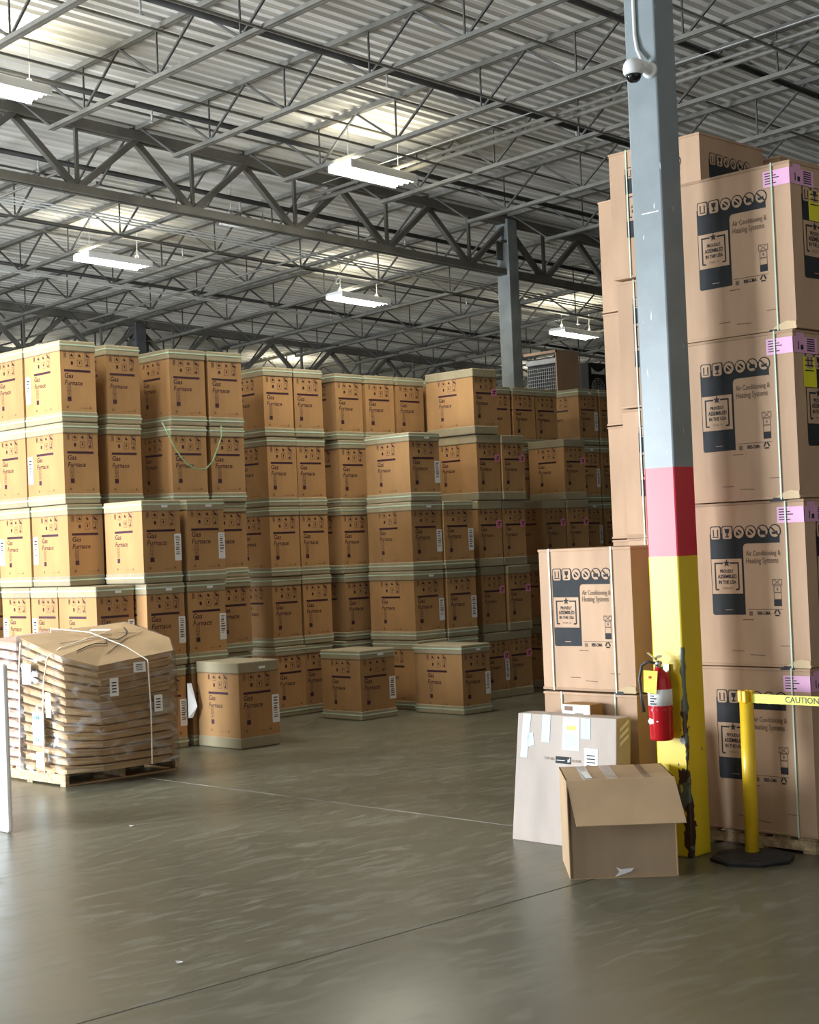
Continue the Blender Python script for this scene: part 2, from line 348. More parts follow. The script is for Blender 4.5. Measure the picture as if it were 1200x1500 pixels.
def ac_print(F, u0, W, H, dk, bd, tx):
    """charcoal L-shaped panel with pictograms and the flag badge.  W width, H face height"""
    s = W / .58
    def v(f): return H * (1 - f)
    U = lambda q: u0 + q * s
    def arc(cx, cf, r, a0, a1, n=5): return [(U(cx) + r * math.cos(math.radians(a0 + (a1 - a0) * k / n)), v(cf) + r * math.sin(math.radians(a0 + (a1 - a0) * k / n))) for k in range(n + 1)]
    q = .018 * s
    F.poly([(U(.58), v(.255)), (U(.58), v(.168)), (U(0), v(.190)), (U(0), v(.672))] + arc(.018, .672, q, 180, 270)[1:] + [(U(.277), v(.685)), (U(.277), v(.285))][:1]
           + [(U(.277), v(.285)), (U(.281), v(.268)), (U(.292), v(.258)), (U(.31), v(.255))], dk, 1)
    for j in range(6):
        c = (U(.052 + .0985 * j), v(.186)); r = .044 * s
        if j < 2:
            F.rrect(c[0] - r * 1.05, c[1] - r * 1.15, c[0] + r * 1.05, c[1] + r * 1.15, .014, dk, 1.7); F.rrect(c[0] - r * .88, c[1] - r, c[0] + r * .88, c[1] + r, .012, bd, 2.4)
            if j == 0:
                for q_ in (-.4, .4): F.line((c[0] + q_ * r, c[1] - r * .5), (c[0] + q_ * r, c[1] + r * .6), .009 * s, dk, 3.2)
                F.line((c[0] - r * .6, c[1] - r * .65), (c[0] + r * .6, c[1] - r * .65), .006, dk, 3.2)
            else:
                F.poly([(c[0] - r * .45, c[1] + r * .65), (c[0] + r * .45, c[1] + r * .65), (c[0] + r * .35, c[1]), (c[0], c[1] - r * .15), (c[0] - r * .35, c[1])][::-1], dk, 3.2)
                F.line((c[0], c[1] - r * .6), (c[0], c[1]), .009, dk, 3.2); F.line((c[0] - r * .35, c[1] - r * .65), (c[0] + r * .35, c[1] - r * .65), .008, dk, 3.2)
        else:
            F.disc(c, r * 1.12, dk, 1.7); F.disc(c, r * .95, bd, 2.4)
            top = (.45, .5, .15, -.1)[j - 2]
            F.poly([(c[0] - r * .5, c[1] - r * .5), (c[0] + r * .5, c[1] - r * .45), (c[0] + r * .55, c[1] + .1 * r), (c[0] + r * .1, c[1] + top * r), (c[0] - r * .35, c[1] + top * r), (c[0] - r * .55, c[1])], dk, 3.2)
            F.line((c[0] - r * .68, c[1] + r * .65), (c[0] + r * .68, c[1] - r * .65), .009, bd if j < 4 else dk, 4)
    b0, b1, t0, t1 = U(.006), U(.262), v(.557), v(.345)
    F.rect(b0, t0, b1, t1, bd, 2)
    e = .030 * s; g = .011 * s
    F.line((b0 + e, t1 - e), (U(.105), t1 - e), g, dk, 3); F.line((U(.165), t1 - e), (b1 - e, t1 - e), g, dk, 3)
    F.line((b0 + e, t0 + e), (b0 + e, t1 - e + g / 2), g, dk, 3); F.line((b1 - e, t0 + e), (b1 - e, t1 - e + g / 2), g, dk, 3)
    F.line((b0 + e, t0 + e), (b0 + e * 1.9, t0 + e), g, dk, 3); F.line((b1 - e * 1.9, t0 + e), (b1 - e, t0 + e), g, dk, 3)
    c = (U(.135), t1 - e); R = .030 * s
    F.poly([(c[0] + (R if k % 2 == 0 else R * .42) * math.cos(PI / 2 + k * PI / 5), c[1] + (R if k % 2 == 0 else R * .42) * math.sin(PI / 2 + k * PI / 5)) for k in range(10)], dk, 3.4)
    hh = t1 - t0
    F.text('PROUDLY', U(.078), t0 + hh * .60, .114 * s, dk, 3, off=.025, vs=1.3); F.text('ASSEMBLED', U(.056), t0 + hh * .44, .160 * s, dk, 3, off=.025, vs=1.25)
    F.text('IN THE USA', U(.062), t0 + hh * .28, .148 * s, dk, 3, off=.025, vs=1.25); F.text('TYLER, TX', U(.090), t0 + hh * .12, .09 * s, tx, 3)
    F.text('Air Conditioning &', U(.300), v(.340), .282 * s, tx, 2, off=.006, vs=1.45); F.text('Heating Systems', U(.300), v(.387), .262 * s, tx, 2, off=.006, vs=1.45)
    a = U(.513); w = .062 * s
    F.frame(a - .008, v(.51), a + w + .008, v(.472), .005, tx); F.line((a, v(.51)), (a + w, v(.472)), .005, tx); F.line((a + w, v(.51)), (a, v(.472)), .005, tx)
    F.frame(a, v(.553), a + w, v(.512), .005, tx); F.frame(a, v(.595), a + w, v(.553), .004, tx); F.rrect(a + w * .38, v(.540), a + w * .62, v(.524), .003, tx); F.rect(a, v(.634), a + w, v(.594), dk)
    F.line((U(.295), v(.652)), (U(.58), v(.652)), .004, tx)
    F.rrect(U(.305), v(.690), U(.335), v(.664), .004, tx); F.text('BBE-CMA', U(.375), v(.686), .105 * s, dk, 2, off=.02, vs=1.35)
    c = (U(.535), v(.675)); r = .024 * s
    for k in range(3):
        t = PI / 2 + k * 2 * PI / 3
        F.line((c[0] + r * math.cos(t + .25), c[1] + r * math.sin(t + .25)), (c[0] + r * math.cos(t + 1.85), c[1] + r * math.sin(t + 1.85)), .010 * s, dk, 2)
    F.line((U(.25), v(.715)), (U(.34), v(.715)), .006, tx); F.line((U(.11), v(.655)), (U(.17), v(.655)), .004, bd, 2)
    F.line((U(.15), v(.905)), (U(.25), v(.905)), .005, tx); F.line((U(.55), v(.87)), (U(.65), v(.87)), .005, tx); F.line((U(.30), v(.925)), (U(.42), v(.93)), .005, tx)

def barcode(F, u0, v0, u1, v1, pi, ii, n=9, l=1.5):
    F.rrect(u0, v0, u1, v1, .008, pi, l); h = v1 - v0; w = u1 - u0
    rnd = random.Random(int((u0 + v0) * 1000))
    y = v1 - h * .08
    for k in range(n):
        t = h * rnd.uniform(.018, .06); y -= t
        if y < v0 + h * .06: break
        F.rect(u0 + w * rnd.uniform(.16, .24), y, u1 - w * rnd.uniform(.16, .35), y + t, ii, l + 1); y -= h * rnd.uniform(.03, .06)

# ------------------------------------------------------------------ cartons
def wobble_box(mb, x0, y0, z0, x1, y1, z1, mi, amp, rnd, seg=3):
    """a carton body with slightly bowed panels"""
    b = rnd.uniform(-amp * .3, amp); c = rnd.uniform(-amp * .3, amp)
    o = len(mb.v); nu = seg
    ring = []
    for k in range(nu): ring.append((x0 + (x1 - x0) * k / nu, y0, 0, -1))
    for k in range(nu): ring.append((x1, y0 + (y1 - y0) * k / nu, 1, 0))
    for k in range(nu): ring.append((x1 - (x1 - x0) * k / nu, y1, 0, 1))
    for k in range(nu): ring.append((x0, y1 - (y1 - y0) * k / nu, -1, 0))
    n = len(ring); zs = [z0, z0 + (z1 - z0) * .33, z0 + (z1 - z0) * .67, z1]
    for zi, z in enumerate(zs):
        f = (0, 1, 1, 0)[zi]
        for i, (x, y, nx, ny) in enumerate(ring):
            mid = (i % nu != 0)
            e = (b if ny else c) * f * (1 if mid else 0)
            mb.v.append((x + nx * e, y + ny * e, z))
    for j in range(3):
        for i in range(n):
            mb.f.append((o + j * n + i, o + j * n + (i + 1) % n, o + (j + 1) * n + (i + 1) % n, o + (j + 1) * n + i)); mb.mi.append(mi)
    mb.f.append(tuple(o + i for i in reversed(range(n)))); mb.mi.append(mi)
    mb.f.append(tuple(o + 3 * n + i for i in range(n))); mb.mi.append(mi)

FURN = ['kraft', 'ink', 'fadedink', 'paper', 'letter']
def furnace(x, y, z, w, d, h, label, bar=False, pink=False, tagd=False, leftlabel=0, straps=True, prints='fl', group='brown gas furnace cartons', rz=0, pu=None):
    rnd = random.Random(int(x * 1000 + z * 77))
    root = empty('furnace_carton', (x, y, z), rz); tag(root, label, 'carton', group)
    i = .008
    mb = MB(); wobble_box(mb, i, i, .02, w - i, d - i, h - .02, 0, 0, rnd)
    top = h * .865
    if 'f' in prints:
        F = Face(mb, 'front', (i, i, 0), w - 2 * i, h); furnace_print(F, (pu or .10) * w, min(.73 * w, .36), h, 1, 2, top)
    mi_l = 1
    if 'l' in prints:
        F = Face(mb, 'left', (i, i, 0), d - 2 * i, h); furnace_print(F, .26 * d, .33, h, 1, 2, top)
    body = mb.build('carton_body', FURN[:3], root)
    tc_ = None
    for nm, za, zb in (('top_cap', h * .865, h - .004), ('bottom_cap', .002, h * .13)):
        m2 = MB(); m2.box((0, 0, za), (w, d, zb)); cp = m2.build(nm, 'cap', root, bevel=.012); tc_ = cp if nm == 'top_cap' else tc_
    if straps:
        for zz in (h * .945, h * .075):
            m2 = MB(); e = .003; t = .007
            m2.box((-e, -e, zz - t), (w + e, d + e, zz + t)); m2.build('strap', 'strap', root)
    if bar:
        m2 = MB(); F = Face(m2, 'front', (i, i, 0), w, h); barcode(F, w * .80, h * .26, w - .012, h * .585, 0, 1); m2.build('barcode_label', ['paper', 'fadedink'], body)
    if pink:
        m2 = MB(); F = Face(m2, 'front', (i, i, 0), w, h); F.rrect(w * .74, h * .58, w * .97, h * .70, .006, 0, 2); F.rect(w * .79, h * .62, w * .90, h * .63, 1, 3); F.rect(w * .82, h * .65, w * .93, h * .665, 1, 3); F.line((w * .86, h * .60), (w * .92, h * .68), .01, 1, 3)
        m2.build('rose_sticker', ['rose', 'ink'], body)
    if tagd:
        m2 = MB(); F = Face(m2, 'front', (0, 0, 0), w, h); F.rrect(w * .5, h * .905, w * .66, h * .935, .004, 0, 2); m2.build('strap_clip', 'paper', tc_)
    if leftlabel:
        m2 = MB(); F = Face(m2, 'left', (i, i, 0), d - 2 * i, h); barcode(F, .015, h * .28, .11, h * .62, 0, 1); m2.build('side_label', ['paper', 'acink'], body)
    return root

# ================================================================== THE SETTING
RZ = lambda x, y: 7.0 - .04 * (x - 10.72) - .03 * (y - 15.3)      # line of the joist tops: the roof falls gently away
mb = MB(); mb.box((-2, -3, -.2), (48, 48, 0)); fl = mb.build('floor', 'floor'); struct(fl)
mb = MB()
xs = []
y = -3.0
prof = []
while y < 48:
    for dy, dz in ((0, 0), (.025, .032), (.075, .032), (.10, 0)): prof.append((y + dy, dz))
    y += .155
X0, X1 = -2, 48
vs = []
for (yy, dz) in prof: vs += [(X0, yy, RZ(X0, yy) + .05 + dz), (X1, yy, RZ(X1, yy) + .05 + dz)]
mb.add(vs, [(2 * k, 2 * k + 1, 2 * k + 3, 2 * k + 2) for k in range(len(prof) - 1)])
vs = [(X0, -3, RZ(X0, -3) + .3), (X1, -3, RZ(X1, -3) + .3), (X1, 48, RZ(X1, 48) + .3), (X0, 48, RZ(X0, 48) + .3)]
mb.add(vs, [(0, 1, 2, 3)])
struct(mb.build('ceiling', 'deck'))
mb = MB(); mb.box((-2, 48, 0), (48.3, 48.3, 8.5)); struct(mb.build('wall_back', 'wallpaint'))
mb = MB(); mb.box((48, -3, 0), (48.3, 48, 9)); struct(mb.build('wall_right', 'wallpaint'))
mb = MB(); mb.box((9.5, -3.3, 0), (48, -3, 9)); struct(mb.build('wall_light_block', 'wallpaint'))  # unseen wall, added to cut ambient light and darken the far end
mb = MB()                                                          # left wall with two open dock doors
mb.box((-2.3, -3, 0), (-2, 5.6, 9)); mb.box((-2.3, 8.8, 0), (-2, 12.6, 9)); mb.box((-2.3, 18.2, 0), (-2, 48, 9))
mb.box((-2.3, 5.6, 4.15), (-2, 8.8, 9)); mb.box((-2.3, 12.6, 4.15), (-2, 18.2, 9)); struct(mb.build('wall_left', 'wallpaint'))
for i, (a, b) in enumerate(((5.6, 8.8), (12.6, 18.2))):
    mb = MB(); mb.box((-2.35, a - .08, 0), (-1.95, a, 4.15)); mb.box((-2.35, b, 0), (-1.95, b + .08, 4.15)); mb.box((-2.35, a - .08, 4.15), (-1.95, b + .08, 4.25))
    struct(mb.build('door_%d' % (i + 1), 'doorjamb'))
# floor joints
mb = MB(); mb.box((-1.9, 5.944, -.01), (7.95, 5.952, .0012)); struct(mb.build('trim_1', 'joint'))
mb = MB(); mb.box((8.235, 6.3, -.01), (8.249, 40, .0012)); struct(mb.build('trim_2', 'scuffline'))

# ------------------------------------------------------------------ steel columns
def column(x, y, h, label, material, w=.21, w2=.235, cap=True):
    r = empty('steel_column', (x, y, 0)); tag(r, label, 'column')
    mb = MB(); mb.box((-w / 2, -w2 / 2, 0), (w / 2, w2 / 2, h)); o = mb.build('shaft', [material], r, bevel=.012)
    mb = MB(); mb.box((-w / 2 - .13, -.1, h - .35), (w / 2 + .13, .1, h - .33)); mb.box((-w / 2 - .12, -.012, h - .6), (w / 2 + .12, .012, h - .35))
    mb.build('seat_bracket', 'girder', r)
    return r
cm = column_mat(-.105, -.1175)
column(8.115, 5.937, RZ(8.1, 5.9) - .05, 'tall square steel column in front, grey with a red band and chipped yellow base', cm)
cg = mat('grey_column_paint', (.25, .27, .265), .45, noise=.2, scale=3)
column(17.2, 15.3, RZ(17.2, 15.3) - .05, 'grey square steel column rising behind the pink-stickered cartons right of centre', cg)
column(17.2, 24.7, RZ(17.2, 24.7) - .05, 'dark distant steel column above the cartons at upper left', mat('dark_column_paint', (.08, .08, .08), .5), w=.24)

# ------------------------------------------------------------------ roof girders (run along x) and joists (run along y)
def girder(Y, xa, xb, xcol, label):
    r = empty('roof_girder', (0, Y, 0)); tag(r, label, 'girder')
    zt = lambda x: RZ(x, Y) - .03; D = .80
    top = MB(); bot = MB()
    for s in (-.045, .045):
        top.bar((xa, s, zt(xa) - .04), (xb, s, zt(xb) - .04), .07, .11); bot.bar((xa, s, zt(xa) - D), (xb, s, zt(xb) - D), .06, .09)
    top.build('top_chord', 'girder', r); bot.build('bottom_chord', 'girder', r)
    P = 1.62; n0 = math.ceil((xa - 10.72) / P); n1 = math.floor((xb - 10.72) / P)
    for n in range(n0, n1 + 1):
        x = 10.72 + n * P
        for sgn in (-1, 1):
            xe = x + sgn * P * .5
            if xe < xa or xe > xb: continue
            m2 = MB(); m2.bar((x, .02 * sgn, zt(x) - .08), (xe, .02 * sgn, zt(xe) - D + .02), .07, .07); m2.build('web_diagonal', 'girder', r)
        if x + P * .5 < xb:
            xv = x + P * .5; m2 = MB(); m2.bar((xv, 0, zt(xv) - .06), (xv, 0, zt(xv) - D), .04, .04); m2.build('web_vertical', 'girder', r)
girder(15.3, 7.3, 25.5, 17.2, 'heavy steel roof girder carried by the grey column right of centre')
girder(24.7, 11.5, 33, 17.2, 'dark roof girder carried by the distant column above the left cartons')
girder(34.1, 17, 40, 17.2, 'farthest dim roof girder, seen just above the carton tops')

ordn = ['first', 'second', 'third', 'fourth', 'fifth', 'sixth', 'seventh', 'eighth', 'ninth', 'tenth', 'eleventh', 'twelfth', 'thirteenth', 'fourteenth', 'fifteenth', 'sixteenth', 'seventeenth', 'eighteenth', 'nineteenth', 'twentieth']
def make_joist(ya, yb, fine):
    """joist from ya to yb built about x=0, z=0 at RZ(10.72, 15.3)"""
    z = lambda y: -.03 * (y - 15.3)
    r = empty('roof_joist', (0, 0, 0)); parts = []
    D = .46
    tp = MB(); bt = MB()
    for s in (-.022, .022):
        tp.bar((s, ya, z(ya) + .012), (s, yb, z(yb) + .012), .034, .05); bt.bar((s, ya + .75, z(ya) - D), (s, yb - .75, z(yb) - D), .034, .042)
    L = yb - ya - 1.5; n = round(L / 1.22); P = L / n
    bars = []
    for k in range(n):
        yc = ya + .75 + P * (k + .5)
        bars.append(((yc, -D), (yc - P / 2, 0))); bars.append(((yc, -D), (yc + P / 2, 0))); bars.append(((yc, -D), (yc, 0)))
    bars.append(((ya + .75, -D), (ya + .1, 0))); bars.append(((yb - .75, -D), (yb - .1, 0)))
    if fine:
        tp.build('top_chord', 'steel', r); bt.build('bottom_chord', 'steel', r)
        for (a, b) in bars:
            m2 = MB(); m2.bar((0, a[0], z(a[0]) + a[1]), (0, b[0], z(b[0]) + b[1]), .022 if a[0] != b[0] else .016); m2.build('web_bar', 'web', r)
    else:
        tp.build('top_chord', 'steel', r); bt.build('bottom_chord', 'steel', r)
        m2 = MB()
        for (a, b) in bars: m2.bar((0, a[0], z(a[0]) + a[1]), (0, b[0], z(b[0]) + b[1]), .022)
        m2.build('web', 'web', r)
    return r
def copy_thing(root):
    c = root.copy(); COL.objects.link(c)
    for ch in root.children:
        d = ch.copy(); COL.objects.link(d); d.parent = c
    return c
bays = [(5.9, 15.3, True, 7.48, 16, 'nearest roof bay'), (15.3, 24.7, True, 5.86, 16, 'second bay, past the nearest girder'), (24.7, 34.1, False, 12.34, 16, 'third bay, past the second girder'), (34.1, 47.5, False, 20.44, 12, 'dim farthest roof bay')]
for ya, yb, fine, xs0, cnt, nm in bays:
    src = make_joist(ya + .03, yb - .03, fine)
    for k in range(cnt):
        o = src if k == 0 else copy_thing(src)
        X = xs0 + 1.62 * k
        o.location = (X, 0, RZ(X, 15.3)); tag(o, '%s steel joist from the left in the %s' % (ordn[k], nm), 'roof joist', 'steel roof joists')

# angle bridging, pipes and conduits that run along x, clipped to the joists
def run_x(name, y, dz, xa, xb, r, material, label, cat, group=None, square=False, heads=None):
    root = empty(name, (0, 0, 0)); tag(root, label, cat, group)
    mb = MB(); p, q = (xa, y, RZ(xa, y) + dz), (xb, y, RZ(xb, y) + dz)
    if square: mb.bar(p, q, r * 1.6, r * 1.6)
    else: mb.tube([p, q], r, 8)
    mb.build('run', material, root, smooth=not square)
    if heads:
        x = heads
        while x < xb - 1:
            m2 = MB(); z = RZ(x, y) + dz
            m2.tube([(x, y, z - r * .5), (x, y, z - .10)], .012, 6); m2.lathe((x, y, z - .17), [(.004, 0), (.03, .012), (.008, .03), (.012, .08)], 8)
            m2.build('sprinkler_head', 'galv', root); x += 3.0
    return root
near = ['nearest', 'second', 'third', 'fourth', 'fifth', 'sixth', 'seventh', 'eighth']
for i, (y, xa, xb) in enumerate(((9.0, 8.2, 20), (11.4, 6.8, 22), (13.8, 5.6, 26), (16.1, 5.6, 28), (18.6, 6.5, 30), (21.0, 8.5, 32))):
    run_x('sprinkler_pipe', y, -.28, xa, xb, .033 if i < 4 else .028, 'pipe', '%s dark sprinkler pipe running across the roof joists' % near[i], 'pipe', 'sprinkler pipes', heads=xa + 1.3)
for i, (y, dz) in enumerate(((7.7, -.03), (8.2, -.45), (10.3, -.03), (12.45, -.03), (13.35, -.07), (10.9, -.46), (12.9, -.46), (14.6, -.03), (17.3, -.03), (17.9, -.46), (19.8, -.03), (21.9, -.03), (22.6, -.46), (23.4, -.03))):
    run_x('bridging_angle', y, dz - .02, 6 if y < 16 else 7, 26 if y < 12 else 30, .014, 'steel', 'thin grey %s bridging angle, %s counted away from the column, under the roof deck' % ('upper' if dz > -.2 else 'lower', ordn[sorted([7.7, 8.2, 10.3, 12.45, 13.35, 10.9, 12.9, 14.6, 17.3, 17.9, 19.8, 21.9, 22.6, 23.4]).index(y)]), 'bridging', 'joist bridging angles', square=True)
for i, y in enumerate((17.0, 17.12, 17.24, 20.4, 20.5)):
    run_x('conduit', y, -.52, 6, 30, .012, 'galv', 'slim electrical conduit, %s of the bundle beyond the first girder' % ordn[i], 'conduit', 'ceiling conduits')
def run_y(name, x, dz, ya, yb, r, material, label, cat, group=None):
    mb = MB(); mb.tube([(x, ya, RZ(x, ya) + dz), (x, yb, RZ(x, yb) + dz)], r, 8); o = mb.build(name, material, smooth=True); tag(o, label, cat, group)
run_y('conduit', 13.15, -.44, 2, 15.0, .022, 'steel', 'grey conduit running beside the roof joists toward the lit lamp, lower of two', 'conduit', 'ceiling conduits')
run_y('conduit', 13.42, -.40, 2, 15.6, .03, 'steel', 'thicker grey conduit running beside the roof joists toward the lit lamp', 'conduit', 'ceiling conduits')
run_y('conduit', 13.02, -.38, 2, 14.6, .005, 'galv', 'thin white cable run beside the grey conduits near the lit lamp', 'cable', 'ceiling conduits')
run_y('conduit', 9.9, -.55, 15.6, 30, .018, 'steel', 'grey conduit beyond the first girder, leftmost of the two running away', 'conduit', 'ceiling conduits')
run_y('conduit', 14.9, -.55, 15.6, 30, .018, 'steel', 'grey conduit beyond the first girder, right of the two running away', 'conduit', 'ceiling conduits')

# ------------------------------------------------------------------ lamps
def lamp(x, y, label, lit=True, L=1.06, Wd=.36, power=None):
    z = RZ(x, y) - .60
    r = empty('high_bay_light', (x, y, z)); tag(r, label, 'light', 'fluorescent high bay lights')
    tl = -.04
    mb = MB(); mb.box((-L / 2, -Wd / 2, .02), (L / 2, Wd / 2, .075)); mb.box((-L / 2 - .01, -Wd / 2 - .02, -.03), (L / 2 + .01, -Wd / 2, .06)); mb.box((-L / 2 - .01, Wd / 2, -.03), (L / 2 + .01, Wd / 2 + .02, .06)); mb.build('housing', 'white', r, bevel=.006)
    for k in range(4):
        yy = -Wd / 2 + Wd * (k + .5) / 4; m2 = MB(); m2.tube([(-L / 2 + .02, yy, 0), (L / 2 - .02, yy, 0)], .02, 8); m2.build('tube', 'lamp' if lit else 'offlamp', r, smooth=True)
    for sx in (-L * .38, L * .38):
        m2 = MB(); m2.tube([(sx, 0, .07), (sx, 0, .55)], .006, 5); m2.tube([(sx + .03 * math.cos(t), 0, .13 + .03 * math.sin(t)) for t in [i * PI / 4 for i in range(9)]], .006, 5); m2.build('hanger', 'galv', r)
    if lit:
        l = bpy.data.lights.new('lamp_light', 'AREA'); l.shape = 'RECTANGLE'; l.size = L; l.size_y = Wd; l.energy = power or LAMP_POWER; l.color = (1, .96, .84)
        o = bpy.data.objects.new('lamp_light', l); COL.objects.link(o); o.parent = r; o.location = (0, 0, -.03)
        l2 = bpy.data.lights.new('lamp_uplight', 'AREA'); l2.shape = 'RECTANGLE'; l2.size = L; l2.size_y = Wd; l2.energy = 16; l2.color = (1, .94, .72)
        o = bpy.data.objects.new('lamp_uplight', l2); COL.objects.link(o); o.parent = r; o.location = (0, 0, .09); o.rotation_euler = (PI, 0, 0)
    r.rotation_euler.y = .04
lamp(7.78, 13.42, 'lit fluorescent high bay light cut by the left edge of the picture, nearest of all')
lamp(12.76, 13.40, 'lit fluorescent high bay light hanging at top centre')
lamp(12.76, 18.85, 'lit fluorescent high bay light at the left, below the first girder')
lamp(17.45, 18.80, 'lit fluorescent high bay light in the middle, above the centre cartons')
lamp(22.9, 18.75, 'lit fluorescent high bay light just right of the grey column')
lamp(17.5, 28.3, 'distant lit high bay light half hidden above the left cartons', L=1.2)
lamp(22.4, 26.5, 'distant lit high bay light half hidden above the centre cartons', L=1.2)
lamp(28.5, 24.0, 'distant lit high bay light seen low behind the grey column', L=1.2)
lamp(13.0, 16.1, 'unlit white high bay fixture hanging against the first girder', lit=False, L=.7, Wd=.2)

# ================================================================== FURNACE CARTONS
TN = {1: 'bottom box', 2: 'second box from the floor', 3: 'third box from the floor', 4: 'fourth box from the floor', 5: 'top box'}
def stack(desc, x, y, w, d, tiers, t=.86, top=5, group='brown gas furnace cartons', jit=.014, **kw):
    rnd = random.Random(int(x * 100 + y))
    for k in tiers:
        o = dict(kw); o.update(tiers[k] or {}) if isinstance(tiers, dict) else None
        nm = 'top box' if k == top else ('bottom box' if k == 1 else TN[k] if k != 5 else 'fifth box')
        extra = o.pop('extra', '')
        furnace(x + rnd.uniform(-jit, jit) + o.pop('dx', 0), y + rnd.uniform(-jit, jit) + o.pop('dy', 0), (k - 1) * t, w, d, t,
                'furnace carton, %s, %s%s' % (nm, desc, extra), group=group, rz=rnd.uniform(-.012, .012), **o)
T = lambda ks, **kw: {k: dict(kw) for k in ks}
LL = dict(leftlabel=1)
# first (left) run, faces line y = 14.2
stack('rear stack at the far left edge, sunlit', 8.93, 14.98, .44, .68, T((3, 4, 5), leftlabel=1))
stack('first tall stack from the left', 8.93, 14.23, .44, .73, T((3, 4, 5), leftlabel=1))
stack('low sunlit row at left, leftmost column', 8.86, 14.90, .46, .58, T((1, 2), leftlabel=1), top=9)
stack('low sunlit row at left, middle column', 8.86, 14.35, .46, .53, T((1, 2), leftlabel=1), top=9)
stack('low sunlit row at left, column facing front', 8.86, 13.60, .46, .73, T((1, 2), bar=True, tagd=True), top=9)
stack('shaded stack behind the far left edge', 8.8, 15.75, .44, .6, T((1, 2, 3, 4)), top=4)
stack('second tall stack from the left', 9.54, 14.32, .44, .7, T((1, 2, 3, 4, 5)))
stack('third tall stack, under the green loop\'s left end', 10.34, 14.28, .50, .7, T((1, 2, 3, 4, 5)))
stack('fourth tall stack, under the green loop\'s right end', 10.90, 14.30, .49, .7, T((1, 2, 3, 4, 5)))
# two lower stacks in front of them
stack('three-high front stack with the brightest side', 9.32, 13.43, .49, .70, {1: dict(bar=True), 2: dict(bar=True, tagd=True), 3: dict(bar=True, tagd=True)}, top=3)
stack('three-high front stack right of the brightest one', 9.87, 13.44, .50, .70, {1: dict(), 2: dict(bar=True, tagd=True), 3: dict(bar=True, tagd=True)}, top=3)
# second run, y = 14.7
stack('fifth tall stack from the left', 12.03, 14.70, .47, .7, T((1, 2, 3, 4, 5)), t=.845)
stack('sixth tall stack from the left', 12.51, 14.70, .47, .7, T((1, 2, 3, 4, 5)), t=.845)
stack('seventh tall stack from the left', 13.18, 14.68, .47, .7, T((1, 2, 3, 4, 5)), t=.84)
stack('eighth tall stack from the left', 13.68, 14.70, .51, .7, T((4, 5)), t=.84)
stack('ninth tall stack from the left', 14.25, 14.68, .50, .7, T((4, 5)), t=.84)
stack('narrow stack seen edge-on behind the centre block', 14.87, 14.75, .50, .7, T((4, 5)), t=.84, prints='')
# hidden boxes that carry the ones above
for (x, y, w) in ((13.68, 14.74, .51), (14.25, 14.74, .50), (14.87, 14.79, .50)):
    for k in (1, 2, 3):
        furnace(x, y, (k - 1) * .84, w, .7, .84, 'plain gas furnace carton hidden low behind the centre block', group='hidden furnace cartons', prints='', straps=False)
# centre block
stack('front centre block, left column', 13.37, 13.62, .525, .80, {1: dict(prints='l'), 2: dict(bar=True, tagd=True), 3: dict(bar=True, tagd=True), 4: dict(bar=True, tagd=True)}, t=.845, top=4)
stack('front centre block, right column', 13.915, 13.62, .53, .80, {1: dict(), 2: dict(bar=True), 3: dict(bar=True)}, t=.845, top=3)
# pink-stickered stacks
stack('tall rose-stickered stack right of centre', 14.63, 13.68, .45, .86, {1: dict(bar=True), 2: dict(), 3: dict(), 4: dict(), 5: dict(dx=-.03)}, t=.845, pink=True, straps=False)
stack('four-high rose-stickered stack right of centre', 15.10, 13.68, .45, .8, T((1, 2, 3, 4)), t=.845, top=4, pink=True, straps=False)
# third run to the right, y = 15.2
for i, (x, w) in enumerate(((15.95, .46), (16.43, .48), (16.94, .49))):
    stack('%s stack of the three below the grey column' % ('left', 'middle', 'right')[i], x, 14.64, w, .48, T((4, 5)), t=.83)
    for k in (1, 2, 3): furnace(x, 14.66, (k - 1) * .83, w, .46, .83, 'plain gas furnace carton hidden low behind the right-hand stacks', group='hidden furnace cartons', prints='', straps=False)
stack('barcoded rear stack beside the tan cartons', 18.14, 14.85, .45, .75, {3: dict(), 4: dict(), 5: dict()}, t=.845, bar=True, tagd=True)
stack('rear stack half hidden by the tan cartons', 18.62, 14.85, .42, .75, {3: dict(), 4: dict(), 5: dict()}, t=.845, tagd=True)
for x in (18.14, 18.62):
    for k in (1, 2): furnace(x, 14.87, (k - 1) * .845, .42, .7, .845, 'plain gas furnace carton hidden low behind the right-hand stacks', group='hidden furnace cartons', prints='', straps=False)
stack('right rose-stickered pair, left column', 16.17, 13.93, .46, .66, {1: dict(), 2: dict(), 3: dict()}, t=.845, top=3, pink=True, straps=False)
stack('right rose-stickered pair, right column', 16.66, 13.93, .46, .66, {1: dict(), 2: dict(), 3: dict(), 4: dict()}, t=.845, top=4, pink=True, straps=False)
# lone cartons on the floor
furnace(9.92, 12.71, 0, .53, .71, .885, 'lone gas furnace carton on the floor right of the wrapped pallet', bar=True, tagd=True, straps=False)
furnace(12.29, 13.475, 0, .57, .69, .81, 'lone dull gas furnace carton on the floor at the centre', bar=True, tagd=True, straps=True)
furnace(13.235, 12.75, 0, .49, .80, .815, 'squat gas furnace carton standing in front of the centre block', bar=True, tagd=True, straps=True)

# loose green strap looping over the third and fourth stacks
pts = [(10.16, 14.19, 3.46), (10.20, 14.16, 3.36), (10.28, 14.15, 3.20), (10.36, 14.15, 3.09), (10.45, 14.15, 3.0), (10.58, 14.15, 2.94), (10.70, 14.15, 2.945), (10.80, 14.15, 3.03), (10.88, 14.15, 3.18), (10.94, 14.15, 3.32), (10.97, 14.19, 3.44)]
mb = MB()
mb.tube(pts, .009, 6)
tag(mb.build('loose_strap', 'darkgreen'), 'loose green strap hanging in a loop across the third and fourth tall stacks', 'strap')
